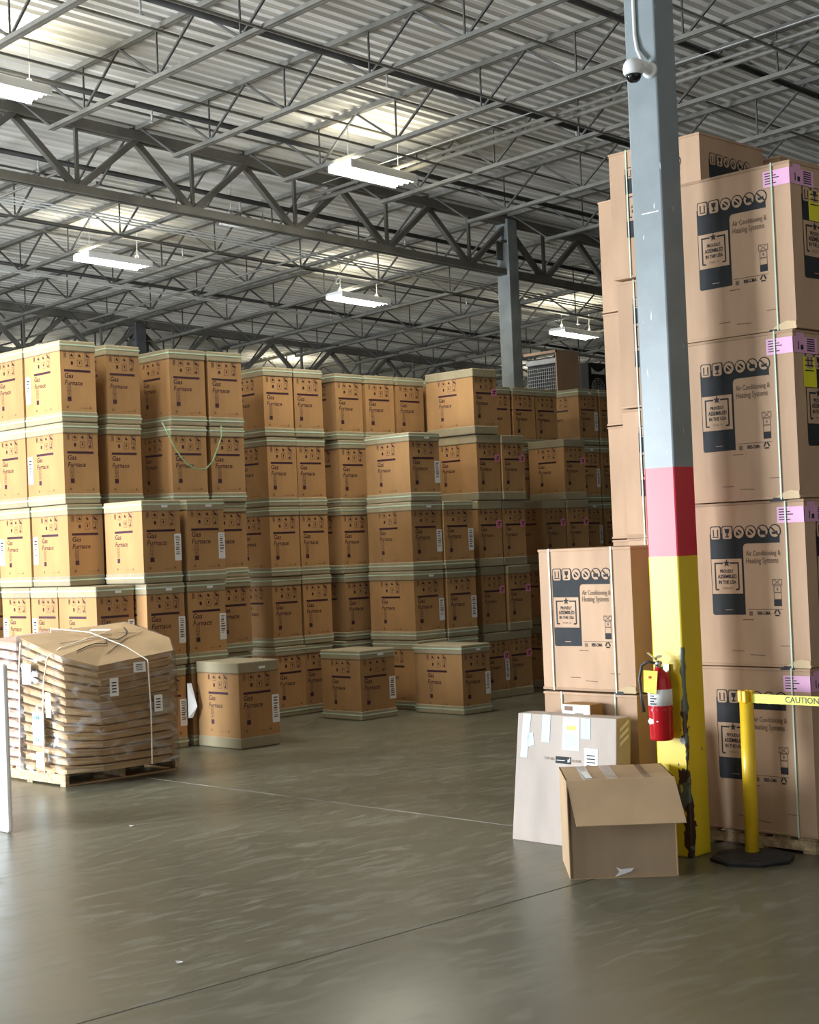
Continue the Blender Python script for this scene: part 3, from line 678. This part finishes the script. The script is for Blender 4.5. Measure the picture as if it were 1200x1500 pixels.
# peeled label hanging off the low stack
mb = MB(); mb.add([(9.84, 13.40, .30), (9.86, 13.34, .42), (9.84, 13.40, .66), (9.80, 13.42, .66), (9.80, 13.42, .30)], [(0, 1, 2, 3, 4)])
mb.add([(9.842, 13.402, .30), (9.862, 13.342, .42), (9.842, 13.402, .66), (9.802, 13.422, .66), (9.802, 13.422, .30)], [(4, 3, 2, 1, 0)])
tag(mb.build('peeled_label', 'paper'), 'white label peeling off the stack between the wrapped pallet and the lone carton', 'label')

# ------------------------------------------------------------------ equipment on top of the far right stacks
r = empty('condenser_unit', (18.75, 15.75, 4.235)); tag(r, 'grey louvred condenser in a cut-open tan carton on top of the right-hand stacks', 'air conditioner')
for k in range(5): furnace(18.75, 15.66, k * .845, .8, .8, .845, 'plain gas furnace carton hidden under the louvred condenser', group='hidden furnace cartons', prints='', straps=False)
mb = MB(); mb.box((.02, .02, 0), (.50, .62, .60)); mb.build('cabinet', 'darkin', r)
mb = MB()
for k in range(8): mb.box((-.005, .03, .05 + k * .055), (.0, .61, .056 + k * .055))
for k in range(14): mb.box((-.008, .04 + k * .043, .04), (.0, .045 + k * .043, .46))
mb.build('louvre_grille', 'greygrille', r)
mb = MB(); mb.box((-.012, .02, .50), (.51, .63, .58)); mb.build('top_panel', 'greygrille', r, bevel=.01)
mb = MB(); mb.box((-.02, -.01, 0), (.52, .01, .70)); mb.box((-.02, -.01, .66), (0, .66, .70)); mb.build('carton_panel', 'ac', r)
r = empty('fan_condenser', (20.05, 16.15, 4.235)); tag(r, 'dark condenser with a round fan guard on the stacks beside the tan cartons', 'air conditioner')
for k in range(5): furnace(20.0, 16.1, k * .845, .8, .8, .845, 'plain gas furnace carton hidden under the fan condenser', group='hidden furnace cartons', prints='', straps=False)
mb = MB(); mb.box((0, .03, 0), (.6, .6, .62)); mb.build('cabinet', 'darkin', r, bevel=.01)
mb = MB()
for R in (.05, .09, .13, .165): mb.tube([(.20 + R * math.cos(t), .0, .20 + R * math.sin(t)) for t in [i * PI / 12 for i in range(25)]], .006, 5, caps=False)
for k in range(8): t = k * PI / 4; mb.bar((.20, 0, .20), (.20 + .165 * math.cos(t), 0, .20 + .165 * math.sin(t)), .006)
mb.build('fan_guard', 'greygrille', r)
mb = MB()
for k in range(3):
    t = k * 2 * PI / 3; a = Vector((.20, .02, .20)); d = Vector((math.cos(t), 0, math.sin(t))); n = Vector((-d.z, 0, d.x))
    mb.add([a + d * .03, a + d * .14 - n * .05, a + d * .14 + n * .05 + Vector((0, .02, 0))], [(0, 1, 2)])
mb.build('fan_blades', 'chrome', r)
mb = MB()
pts = [(.03 + .034 * k, .47 + .07 * abs((k - 5) / 5) ** 2) for k in range(11)]
mb.add([(u, -.005, z) for u, z in pts] + [(u, -.005, .43) for u, z in pts], [(11 + k, 12 + k, k + 1, k) for k in range(10)])
mb.build('corner_bracket', 'white', r)

# ================================================================== TAN AC CARTONS (right)
ACM = ['ac', 'acink', 'actext']
def ac_carton(x, y, z, w, d, h, label, left=True, front=True, pink=False, yellow=False, straps=(), group='tan air conditioner cartons', flap=True, rz=0, torn=False):
    r = empty('ac_carton', (x, y, z), rz); tag(r, label, 'carton', group)
    rnd = random.Random(int(x * 100 + z * 10))
    mb = MB(); wobble_box(mb, 0, 0, .004, w, d, h - .004, 0, 0, rnd)
    if left: F = Face(mb, 'left', (0, 0, 0), d, h); Wp = min(.63 * d, .515); ac_print(F, d - .18 - Wp, Wp, h, 1, 0, 2)
    if front: F = Face(mb, 'front', (0, 0, 0), w, h); ac_print(F, w * .13, w * .63, h, 1, 0, 2)
    body = mb.build('carton_body', ACM, r, bevel=0)
    if flap:
        for zz, nm in ((h - .012, 'top_flap_edge'), (.012, 'bottom_flap_edge')):
            m2 = MB(); m2.box((-.006, -.006, zz - .009), (w + .006, d + .006, zz + .009)); m2.build(nm, 'ac', r, bevel=.004)
    if torn:
        m2 = MB(); F = Face(m2, 'left', (0, 0, 0), d, h)
        F.poly([(d * .79, 0), (d, 0), (d, h * .045), (d * .93, h * .052), (d * .86, h * .035)], 0, 5.5); F.poly([(d * .76, -.012), (d * .88, -.012), (d * .87, .010), (d * .80, .012)], 1, 6.5)
        m2.build('torn_corner', ['cream_board', 'darkin'], body)
    for u in straps:
        m2 = MB(); y_ = d * (1 - u); m2.box((-.010, y_ - .005, 0), (-.006, y_ + .005, h)); m2.build('strap', 'strap', r)
    if pink:
        m2 = MB(); F = Face(m2, 'left', (0, 0, 0), d, h); a, b = h * .86, h * .955
        F.rect(d - .19, a, d, b, 0, 3)
        for k in range(5): F.rect(d - .175, b - .018 - k * .016, d - .175 + (.06 + .02 * (k % 3)), b - .012 - k * .016, 1, 4)
        F = Face(m2, 'front', (0, 0, 0), w, h); F.rect(0, a, .27, b, 0, 3); F.rect(.03, b, .12, b + .04, 0, 3)
        for k in range(6): F.rect(.15, b - .015 - k * .014, .24, b - .008 - k * .014, 1, 4)
        F.rect(.05, a + .02, .06, b - .03, 1, 4); F.rect(.08, a + .02, .11, b - .05, 1, 4)
        m2.build('pink_label', ['pink', 'acink'], body)
    if yellow:
        m2 = MB(); F = Face(m2, 'front', (0, 0, 0), w, h); o_ = .16 if yellow is True else yellow
        F.rrect(o_, h * .66, o_ + .15, h * .84, .006, 0, 2)
        for k in range(3): F.rect(o_ + .02, h * (.815 - .03 * k), o_ + .12, h * (.822 - .03 * k), 1, 3)
        m2.build('yellow_sticker', ['yellowsticker', 'acink'], body)
    return r
# near right stack on a pallet
hR = 1.045
for k, (dx, dy) in enumerate(((0, 0), (.0, -.01), (-.02, .0), (-.0, -.02))):
    nm = ('bottom one, behind the yellow post', 'second from the bottom', 'third from the bottom', 'top one')[k]
    ac_carton(8.49 + dx, 5.225 + dy, .10 + k * hR, .94, .91, hR, 'big tan air conditioner carton in the near right stack, %s' % nm, pink=True, yellow=(.16, .22, .10, .20)[k], straps=(.86,), torn=k > 0, rz=(0, .008, -.006, .004)[k])
def pallet(x, y, w, d, h, label, rz=0, n=7):
    r = empty('wooden_pallet', (x, y, 0), rz); tag(r, label, 'pallet', 'wooden pallets')
    for k in range(n):
        bw = d / n * .72; y0 = (d - bw) * k / (n - 1)
        m2 = MB(); m2.box((0, y0, h - .018), (w, y0 + bw, h)); m2.build('deck_board', 'wood', r, bevel=.003)
    for k in range(3):
        x0 = (w - .04) * k / 2
        m2 = MB(); m2.box((x0, 0, .018), (x0 + .04, d, h - .019)); m2.build('stringer', 'wood', r, bevel=.003)
    for k in range(3):
        y0 = (d - .09) * k / 2
        m2 = MB(); m2.box((0, y0, 0), (w, y0 + .09, .017)); m2.build('bottom_board', 'wood', r, bevel=.003)
    return r
pallet(8.50, 5.25, .98, .84, .10, 'wooden pallet under the near right stack, one corner showing by the rubber foot', n=5)
# far right tall stacks
for k in range(5):
    nm = ('bottom', 'second', 'third', 'fourth', 'top')[k]
    ac_carton(9.77 + (k == 4) * -.03, 6.72 + (k % 2) * .012, .0 + k * .996, .86, .84, .99, 'tan air conditioner carton, %s of the tall stack behind the painted column' % nm, straps=(.2,), rz=.01 * (-1) ** k)
    ac_carton(10.70, 6.64, k * .985, .9, .84, .98, 'tan air conditioner carton, %s of the tall stack farthest right' % nm, left=False, group='tan air conditioner cartons')
    ac_carton(10.92, 7.76, k * .99, .86, .86, .985, 'tan air conditioner carton, %s of the rearmost tan stack' % nm, front=False, straps=())
# lone two-high stack left of the column
ac_carton(8.23, 6.36, 0, .86, .79, .965, 'tan carton under the strapped one left of the painted column', left=False, front=False, straps=(.2, .78))
ac_carton(8.23, 6.36, .972, .86, .79, .965, 'strapped tan air conditioner carton left of the column\'s yellow paint', front=False, torn=True, straps=(.12, .80))

# white-faced flat carton leaning there
def quad_prism(mb, a, b, mi=0):
    n = len(a); mb.add(list(a) + list(b), [tuple(reversed(range(n))), tuple(range(n, 2 * n))] + [(i, (i + 1) % n, n + (i + 1) % n, n + i) for i in range(n)], mi)
r = empty('flat_carton', (7.87, 6.30, 0)); tag(r, 'pale flat carton covered in labels, leaning upright behind the open box', 'carton')
hh, dd, ww = .84, .88, .15
sh = Matrix.Shear('XY', 4, (.09, 0)) if False else None
def lean(v): return (v[0] + .10 * v[2], v[1] + (.02 if v[1] < .4 else -.03) * v[2], v[2])
mb = MB(); mb.box((0, 0, 0), (ww, dd, hh)); mb.v = [lean(v) for v in mb.v]; mb.build('carton_body', 'white_card', r, bevel=.006)
m2 = MB(); F = Face(m2, 'left', (0, 0, 0), dd, hh)
F.rect(.40, .62, .58, .83, 0, 2); F.rect(.415, .64, .565, .72, 1, 3); F.rect(.43, .75, .55, .78, 2, 3)
F.rect(.62, .44, .73, .64, 0, 2)
for k in range(7): F.rect(.64, .46 + .022 * k, .71, .468 + .022 * k, 3, 3)
F.rect(.59, .70, .67, .83, 1, 2)
m2.v = [lean(v) for v in m2.v]; m2.build('shipping_label', ['paper', 'bluepaper', 'yellowsticker', 'acink'], r)
m2 = MB(); F = Face(m2, 'left', (0, 0, 0), dd, hh)
F.poly([(.04, .55), (.10, .55), (.12, .84), (.05, .84)], 0, 2); F.poly([(.10, .62), (.16, .64), (.14, .72), (.09, .70)], 0, 2); F.rect(.22, .66, .29, .84, 0, 2)
m2.v = [lean(v) for v in m2.v]; m2.build('tape_strip', 'bluepaper', r)
m2 = MB(); F = Face(m2, 'left', (0, 0, 0), dd, hh)
F.text('TOP 602', .25, .548, .09, 0, 2); F.rect(.35, .53, .48, .575, 1, 2); F.text('8.0C0008', .50, .545, .09, 0, 2)
F.rect(.36, .548, .43, .552, 2, 3)
F.poly([(.47 + (.018 if k % 2 == 0 else .008) * math.cos(PI / 2 + k * PI / 5), .553 + (.018 if k % 2 == 0 else .008) * math.sin(PI / 2 + k * PI / 5)) for k in range(10)], 2, 3)
m2.v = [lean(v) for v in m2.v]; m2.build('printing', ['actext', 'acink', 'paper'], r)
m2 = MB()
for k in range(3): m2.add([lean(p) for p in ((.03, -.004, .66 + .045 * k), (.12, -.004, .71 + .045 * k), (.12, -.004, .735 + .045 * k), (.03, -.004, .685 + .045 * k))], [(0, 1, 2, 3)])
m2.build('side_tape', 'paper', r)
# small carton behind it
r = empty('slim_carton', (8.07, 6.62, 0)); tag(r, 'slim brown carton with a white label, its top peeking over the pale flat carton', 'carton')
mb = MB(); mb.box((0, 0, 0), (.13, .24, .905)); mb.build('carton_body', 'kraft', r, bevel=.004)
m2 = MB(); F = Face(m2, 'left', (0, 0, 0), .24, .905); F.rect(.0, .80, .235, .900, 0, 2); F.rect(.02, .86, .09, .89, 1, 3); F.rect(.11, .83, .18, .845, 1, 3); m2.build('shipping_label', ['paper', 'actext'], r)

# open carton in front
ang = math.radians(-45.6)
r = empty('open_carton', (7.115, 6.045, 0), ang); tag(r, 'open brown carton on the floor in front of the column, its front flap hanging down', 'carton')
w, d, h = .635, .585, .578; t = .006
mb = MB(); mb.box((0, 0, 0), (t, d, h)); mb.box((w - t, 0, 0), (w, d, h)); mb.box((t, d - t, 0), (w - t, d, h)); mb.box((t, 0, 0), (w - t, d - t, t))
mb.box((t, .03, t), (w - t, .036, h - .07)); mb.box((0, .0, h - t), (w, d, h)); mb.build('carton_body', 'open', r)
mb = MB(); mb.box((t, .012, t), (w - t, .018, h - .03)); mb.build('front_panel', 'openin', r)
mb = MB(); mb.add([(.0, -.002, h + .001), (w, -.002, h + .001), (w + .03, -.20, h - .235), (.035, -.20, h - .235), (.0, .004, h + .004), (w, .004, h + .004), (w + .03, -.205, h - .23), (.035, -.205, h - .23)],
       [(0, 1, 2, 3), (7, 6, 5, 4), (0, 4, 5, 1), (1, 5, 6, 2), (2, 6, 7, 3), (3, 7, 4, 0)]); mb.build('front_flap', 'open', r)
for i, (a, b, mm) in enumerate(((.10, .16, 'tape'), (.24, .31, 'tape'), (.46, .50, 'tape'))):
    m2 = MB(); m2.box((a, .01, h + .001), (b, d - .01, h + .003)); m2.build('tape_strip', mm, r)
m2 = MB(); m2.add([(.12, .05, h + .004), (.16, .05, h + .004), (.15, .32, h + .004), (.11, .32, h + .004)], [(0, 1, 2, 3)]); m2.build('paper_label', 'paper', r)
m2 = MB(); m2.add([(.26, .008, .005), (.36, .008, .035), (.38, .008, .055), (.30, .008, .05), (.27, .008, .065), (.29, .008, .035)], [(0, 1, 2, 3, 4, 5)]); m2.build('torn_tape', 'paper', r)

# ------------------------------------------------------------------ things on the column
mb = MB(); mb.box((8.0075, 5.85, 4.015), (8.0105, 5.98, 4.022)); mb.build('paint_scratch', 'paper', bpy.data.objects['steel_column']).matrix_parent_inverse = Matrix.Translation((-8.115, -5.937, 0))
r = empty('fire_extinguisher', (7.915, 5.935, .735)); tag(r, 'red fire extinguisher hanging on the yellow part of the painted column', 'fire extinguisher')
R = .074
mb = MB(); mb.lathe((0, 0, 0), [(R * .9, 0), (R, .012), (R, .33), (R * .93, .375), (R * .70, .41), (R * .38, .43), (R * .32, .45)], 28); mb.build('cylinder', 'red', r, smooth=True)
mb = MB(); mb.lathe((0, 0, 0), [(R + .0015, .215), (R + .0015, .315)], 28); mb.build('instruction_label', 'paper', r, smooth=True)
mb = MB(); mb.lathe((0, 0, 0), [(R + .004, .185), (R + .004, .197)], 28); mb.build('clamp_band', 'red', r)
mb = MB(); mb.lathe((0, 0, .44), [(.022, 0), (.022, .035), (.016, .05)], 14); mb.tube([(0, 0, .475), (-.02, -.03, .475)], .011, 8); vv = mb.build('valve', 'chrome', r, smooth=True)
mb = MB(); mb.bar((.02, .03, .50), (-.085, -.075, .525), .028, .010); mb.bar((.01, .01, .485), (-.07, -.07, .455), .024, .008); mb.bar((.01, .09, .535), (-.01, .01, .495), .014, .006); mb.build('handle', 'chrome', r)
mb = MB(); mb.tube([(-.03, -.02, .475), (-.052, -.034, .475)], .018, 12); mb.build('pressure_gauge', 'chrome', vv, smooth=True)
mb = MB(); mb.tube([(0, .02, .47), (-.02, .06, .485), (-.04, .10, .46), (-.05, .115, .38), (-.045, .11, .27), (-.04, .10, .17)], [.009, .010, .010, .010, .010, .013], 8); mb.build('hose', 'hose', r, smooth=True)
# inspection tag
mb = MB(); mb.add([(-.075, -.045, .43), (-.085, .055, .435), (-.085, .06, .30), (-.078, -.03, .29)], [(0, 1, 2, 3)]); mb.add([(-.081, .0, .40), (-.083, .02, .40), (-.083, .02, .385), (-.081, .0, .385)], [(0, 1, 2, 3)], 1); mb.build('inspection_tag', ['yellowsticker', 'red'], r)
mb = MB()
for k in range(5): mb.box((-R - .003, -.02 + .012 * (k % 2), .225 + .016 * k), (-R - .001, .02, .232 + .016 * k))
mb.build('label_print', 'acink', r)
mb = MB(); mb.add([(-R - .002, .03, .10), (-R - .002, .045, .12), (-R - .002, .03, .14), (-R + .004, -.035, .12)], [(0, 3, 2, 1)]); mb.build('white_arrow', 'paper', r)
mb = MB(); mb.box((.072, -.02, .05), (.094, .02, .46)); mb.build('bracket', 'chrome', r)

r = empty('security_camera', (8.01, 5.86, 4.90)); tag(r, 'white dome security camera high on the painted column', 'camera')
mb = MB(); mb.tube([(0, 0, 0), (-.025, 0, 0)], .05, 20); mb.tube([(-.02, 0, 0), (-.07, .0, .015), (-.11, .02, .02)], [.034, .032, .04], 12); mb.build('wall_bracket', 'white', r, smooth=True)
mb = MB(); mb.lathe((-.135, .035, -.03), [(.055, -.012), (.064, .0), (.066, .03), (.060, .055), (.045, .078), (.02, .09), (.002, .093)], 24); mb.build('housing', 'white', r, smooth=True)
mb = MB(); mb.lathe((-.135, .035, -.04), [(.002, -.052), (.02, -.049), (.036, -.038), (.047, -.02), (.052, 0)], 24); mb.build('dome', 'dome', r, smooth=True)
mb = MB(); mb.tube([(7.998, 5.965, 6.9), (7.998, 5.965, 5.15), (7.99, 5.945, 5.05), (7.975, 5.90, 4.97)], .012, 8); tag(mb.build('cable_conduit', 'white', smooth=True), 'white cable running down the painted column to the dome camera', 'cable')

# ------------------------------------------------------------------ yellow post with caution tape
r = empty('barrier_post', (8.19, 5.50, 0)) ; tag(r, 'yellow plastic barrier post with a black rubber foot, holding caution tape', 'barrier post')
r.location = (8.19, 5.50, 0)
mb = MB()
n = 8; prof = [(.255, 0), (.26, .018), (.235, .03), (.12, .042), (.05, .05)]
mb.lathe((0, 0, 0), prof, n); mb.build('rubber_base', 'black', r)
for a in (.6, 2.2, 3.8, 5.3):
    m2 = MB(); m2.lathe((.17 * math.cos(a), .17 * math.sin(a), .034), [(.04, 0), (.034, .006), (.02, .002)], 12); m2.build('finger_hole', 'darkin', r)
mb = MB(); mb.tube([(0, 0, .045), (.012, .0, .96)], .043, 20); mb.build('post', 'postyellow', r, smooth=True)
for a in range(4):
    t = a * PI / 2 + .35; m2 = MB(); m2.bar((.012 + .035 * math.cos(t), .035 * math.sin(t), .955), (.012 + .035 * math.cos(t), .035 * math.sin(t), 1.03), .03, .03); m2.build('tape_slot', 'postyellow', r, bevel=.006)
tp = MB(); y0 = 5.50; L = .95
tp.box((0, -L, 0), (.0015, 0, .055))
tp_f = Face(tp, 'left', (0, -L, 0), L, .055); tp_f.text('CAUTION -', .235, .011, .26, 1, 1, off=.008); tp_f.text('CAUTION -', .60, .011, .26, 1, 1, off=.008)
o = tp.build('caution_tape', ['tapeyellow', 'letter']); o.location = (8.197, 5.458, .955); tag(o, 'yellow CAUTION tape stretched from the post out of the picture', 'tape')

# ------------------------------------------------------------------ white barrier at the left edge
mb = MB(); mb.prism([(5.975, 10.47), (6.03, 10.47), (6.03, 11.3), (5.975, 11.3)], .0, 1.25)
tag(mb.build('white_panel', 'white', bevel=.03, seg=3), 'white panel post cut off by the left edge of the picture', 'panel')

# ------------------------------------------------------------------ wrapped pallet of carton trays
pallet(7.50, 12.12, 1.22, 1.2, .125, 'wooden pallet under the shrink-wrapped trays at left, on the floor')
foot = [(7.47, 12.74), (7.45, 12.02), (7.73, 11.88), (8.50, 11.86), (8.62, 12.1), (8.60, 12.74)]
zt = [1.33, 1.17, 1.07, 1.15, 1.25, 1.40]
cx = sum(p[0] for p in foot) / 6; cy = sum(p[1] for p in foot) / 6
NL = 14
def tray_layers(foot, zt, n, zb, material, label, group, seed):
    rnd = random.Random(seed); m_ = len(foot); cx = sum(p[0] for p in foot) / m_; cy = sum(p[1] for p in foot) / m_
    for k in range(n):
        f0, f1 = k / n, (k + 1) / n - .012
        j = [(rnd.uniform(-.012, .012), rnd.uniform(-.012, .012)) for _ in foot]
        mb = MB(); bot = []; top = []; mid = []
        for i, (x, y) in enumerate(foot):
            dx, dy = x - cx, y - cy; q = math.hypot(dx, dy); dx /= q; dy /= q
            z0 = zb + (zt[i] - zb) * f0; z1 = zb + (zt[i] - zb) * f1
            s0 = (-.010, -.014, -.035, -.028, -.03, -.02)[i % 6]
            bot.append((x + dx * s0 + j[i][0], y + dy * s0 + j[i][1], z0)); mid.append((x + j[i][0] - dx * .012, y + j[i][1] - dy * .012, z0 + (z1 - z0) * .55)); top.append((x + dx * .016 + j[i][0], y + dy * .016 + j[i][1], z1 - rnd.uniform(0, .004)))
        N_ = m_
        mb.add(bot + mid + top, [tuple(reversed(range(N_)))] + [(i, (i + 1) % N_, N_ + (i + 1) % N_, N_ + i) for i in range(N_)] + [(N_ + i, N_ + (i + 1) % N_, 2 * N_ + (i + 1) % N_, 2 * N_ + i) for i in range(N_)])
        # slightly dished lid
        o_ = len(mb.v); mb.v.append((cx, cy, sum(t[2] for t in top) / N_ + (.06 if k == n - 1 else -.008)))
        for i in range(N_): mb.f.append((2 * N_ + i, 2 * N_ + (i + 1) % N_, o_)); mb.mi.append(0)
        nm = 'topmost' if k == n - 1 else ('bottom' if k == 0 else ordn[k] + ' from the bottom')
        tag(mb.build('carton_tray', material), label % nm, 'carton tray', group)
tray_layers(foot, zt, NL, .128, 'tray', 'folded brown carton tray, %s in the wrapped pile on the left pallet', 'folded carton trays in the wrapped pile', 3)
foot2 = [(7.52, 13.30), (7.50, 12.86), (7.60, 12.80), (8.50, 12.80), (8.60, 13.30)]
tray_layers(foot2, [1.30, 1.27, 1.25, 1.32, 1.35], 13, .128, 'pinktray', 'pinkish carton tray, %s in the pile at the very left edge', 'pinkish carton trays at the left edge', 5)
def wrap(foot, zt, zb, grow, label, seed):
    rnd = random.Random(seed); m_ = len(foot); r = empty('stretch_wrap', (0, 0, 0)); tag(r, label, 'stretch wrap')
    ccx = sum(p[0] for p in foot) / m_; ccy = sum(p[1] for p in foot) / m_
    pts = []
    for i in range(m_):
        a, b = foot[i], foot[(i + 1) % m_]
        for t in range(4): pts.append((a[0] + (b[0] - a[0]) * t / 4, a[1] + (b[1] - a[1]) * t / 4, zt[i] + (zt[(i + 1) % m_] - zt[i]) * t / 4))
    n = len(pts); mb = MB(); R = 8
    for j in range(R + 1):
        for i, (x, y, z) in enumerate(pts):
            dx, dy = x - ccx, y - ccy; q = math.hypot(dx, dy); g = grow + rnd.uniform(-.006, .014)
            mb.v.append((x + dx / q * g, y + dy / q * g, zb - .02 + (z + .012 - zb) * j / R))
    for j in range(R):
        for i in range(n): mb.f.append((j * n + i, j * n + (i + 1) % n, (j + 1) * n + (i + 1) % n, (j + 1) * n + i)); mb.mi.append(0)
    mb.build('film', 'film', r, smooth=True)
    return r
wr = wrap(foot, zt, .13, .034, 'clear stretch film wrapped around the brown tray pile', 11)
wrap(foot2, [1.30, 1.27, 1.25, 1.32, 1.35], .13, .03, 'clear stretch film around the pinkish pile at the left edge', 12)
# bunched film and labels on the left side
mb = MB()
def side(y, z, e=.05): return (7.445 - e + (y - 12.02) * .03, y, z)
rnd = random.Random(2); q = []
for k in range(13):
    z = .15 + k * .083; q.append((12.36 + rnd.uniform(-.03, .03), 12.58 + rnd.uniform(-.03, .03), z))
mb.add([side(a, z, .05 + .01 * (k % 2)) for k, (a, b, z) in enumerate(q)] + [side(b, z, .05 + .012 * ((k + 1) % 2)) for k, (a, b, z) in enumerate(q)], [(k, k + 1, 14 + k, 13 + k) for k in range(12)])
q2 = [(12.03 + rnd.uniform(-.012, .012), 12.10 + rnd.uniform(-.02, .02), .15 + k * .07) for k in range(10)]
o_ = len(q2); mb.add([side(a, z, .055) for a, b, z in q2] + [side(b, z, .06) for a, b, z in q2], [(k, k + 1, o_ + k + 1, o_ + k) for k in range(9)])
mb.build('bunched_film', 'film_thick', wr, smooth=True)
def sidequad(y0, z0, y1, z1, e, sk=0): return [side(y0, z0, e), side(y1, z0 + sk, e), side(y1, z1 + sk, e), side(y0, z1, e)]
m2 = MB(); m2.add(sidequad(12.44, .37, 12.24, .66, .075, .0), [(0, 1, 2, 3)]); m2.build('pale_blue_note', 'bluepaper', wr)
m2 = MB(); F = Face(m2, 'left', (7.445 - .083, 12.24, .37), .20, .29); F.text('6378A', .03, .23, .12, 0, 1, shear=.2, off=.004); F.text('QTY 8', .03, .03, .11, 0, 1, shear=.2, off=.004); m2.build('handwriting', 'acink', wr)
m2 = MB(); m2.add(sidequad(12.40, .17, 12.28, .31, .07), [(0, 1, 2, 3)]); m2.add(sidequad(12.62, .90, 12.46, 1.08, .062), [(0, 1, 2, 3)]); m2.add(sidequad(12.22, .62, 12.13, .84, .062), [(0, 1, 2, 3)]); m2.build('side_label', 'paper', wr)
for (x0, z0, w_, h_) in ((7.80, .78, .09, .16), (8.26, .60, .09, .15), (8.05, .97, .13, .09)):
    m2 = MB(); F = Face(m2, 'front', (x0, 11.825 if x0 < 8 else 11.818, z0), w_, h_); F.rect(0, 0, w_, h_, 0, 1)
    for k in range(4): F.rect(w_ * .2, h_ * (.2 + .17 * k), w_ * .75, h_ * (.27 + .17 * k), 1, 2)
    m2.build('front_label', ['paper', 'acink'], wr)
# top label + torn lid line
# cream straps over the pile
zc = sum(zt) / 6 + .06
def topz(x, y):   # height of the dished lid at (x, y)
    for i in range(6):
        (ax, ay), (bx, by) = foot[i], foot[(i + 1) % 6]
        d_ = (ay - by) * (cx - bx) + (bx - ax) * (cy - by)
        l1 = ((by - cy) * (x - cx) + (cx - bx) * (y - cy)) / ((by - cy) * (ax - cx) + (cx - bx) * (ay - cy)); l2 = ((cy - ay) * (x - cx) + (ax - cx) * (y - cy)) / ((by - cy) * (ax - cx) + (cx - bx) * (ay - cy))
        if l1 >= -1e-6 and l2 >= -1e-6: return l1 * zt[i] + l2 * zt[(i + 1) % 6] + (1 - l1 - l2) * zc
    return zc
def zl(x, y): return topz(x, y) + .022
mb = MB(); P = [(7.62, 12.05), (7.75, 12.10), (7.86, 12.13), (7.98, 12.12), (8.02, 12.18), (8.12, 12.14), (8.24, 12.20), (8.34, 12.32), (8.40, 12.46)]
for a, b in zip(P[:-1], P[1:]): mb.bar((*a, topz(*a) + .006), (*b, topz(*b) + .006), .010, .006)
mb.build('lid_tear', 'darkin', wr)
mb = MB()
for x0, y0, x1, y1 in ((7.60, 12.3, 8.1, 12.22), (7.9, 12.0, 8.5, 12.3)):
    mb.bar((x0, y0, topz(x0, y0) + .004), ((x0 + x1) / 2, (y0 + y1) / 2, topz((x0 + x1) / 2, (y0 + y1) / 2) + .004), .012, .005); mb.bar(((x0 + x1) / 2, (y0 + y1) / 2, topz((x0 + x1) / 2, (y0 + y1) / 2) + .004), (x1, y1, topz(x1, y1) + .004), .012, .005)
mb.build('lid_fold', 'openin', wr)
mb = MB(); P = [(8.20, 11.80, .14), (8.21, 11.80, .6), (8.20, 11.81, 1.07), (8.10, 12.0, zl(8.1, 12.0)), (7.95, 12.35, zl(7.95, 12.35) + .01), (7.80, 12.76, zl(7.8, 12.74)), (7.8, 12.80, .9)]
for a, b in zip(P[:-1], P[1:]): mb.bar(a, b, .014, .006)
m2 = MB(); m2.add([(x_, y_, topz(x_, y_) + .03) for x_, y_ in ((7.98, 12.40), (8.13, 12.30), (8.19, 12.36), (8.04, 12.46))], [(0, 1, 2, 3)]); m2.build('top_label', 'paper', wr)
tag(mb.build('pallet_strap', 'cream'), 'cream strap over the front of the wrapped pile on the left pallet', 'strap', 'cream pallet straps')
mb = MB(); P = [(7.37, 12.24, .13), (7.375, 12.26, .6), (7.38, 12.22, .95), (7.40, 12.18, 1.15), (7.55, 12.2, zl(7.55, 12.2) - .02), (8.1, 12.3, zl(8.1, 12.3)), (8.66, 12.35, 1.27), (8.68, 12.36, .9)]
for a, b in zip(P[:-1], P[1:]): mb.bar(a, b, .014, .006)
tag(mb.build('pallet_strap', 'cream'), 'cream strap around the left side and across the wrapped pile', 'strap', 'cream pallet straps')
mb = MB(); P = [(7.38, 12.68, .13), (7.385, 12.66, .6), (7.39, 12.65, 1.05), (7.41, 12.64, 1.27)]
for a, b in zip(P[:-1], P[1:]): mb.bar(a, b, .014, .006)
tag(mb.build('pallet_strap', 'cream'), 'cream strap at the far left edge of the wrapped pile', 'strap', 'cream pallet straps')
# floor litter
for i, (x, y) in enumerate(((4.55, 6.4), (6.66, 9.9), (7.95, 4.62))):
    m2 = MB(); m2.add([(x, y, .004), (x + .03, y - .01, .008), (x + .035, y + .02, .006), (x + .01, y + .03, .012)], [(0, 1, 2, 3)]); tag(m2.build('paper_scrap', 'paper'), ('tiny paper scrap on the concrete at lower left', 'tiny paper scrap on the floor at mid left', 'tiny white scrap on the floor at lower right')[i], 'scrap')
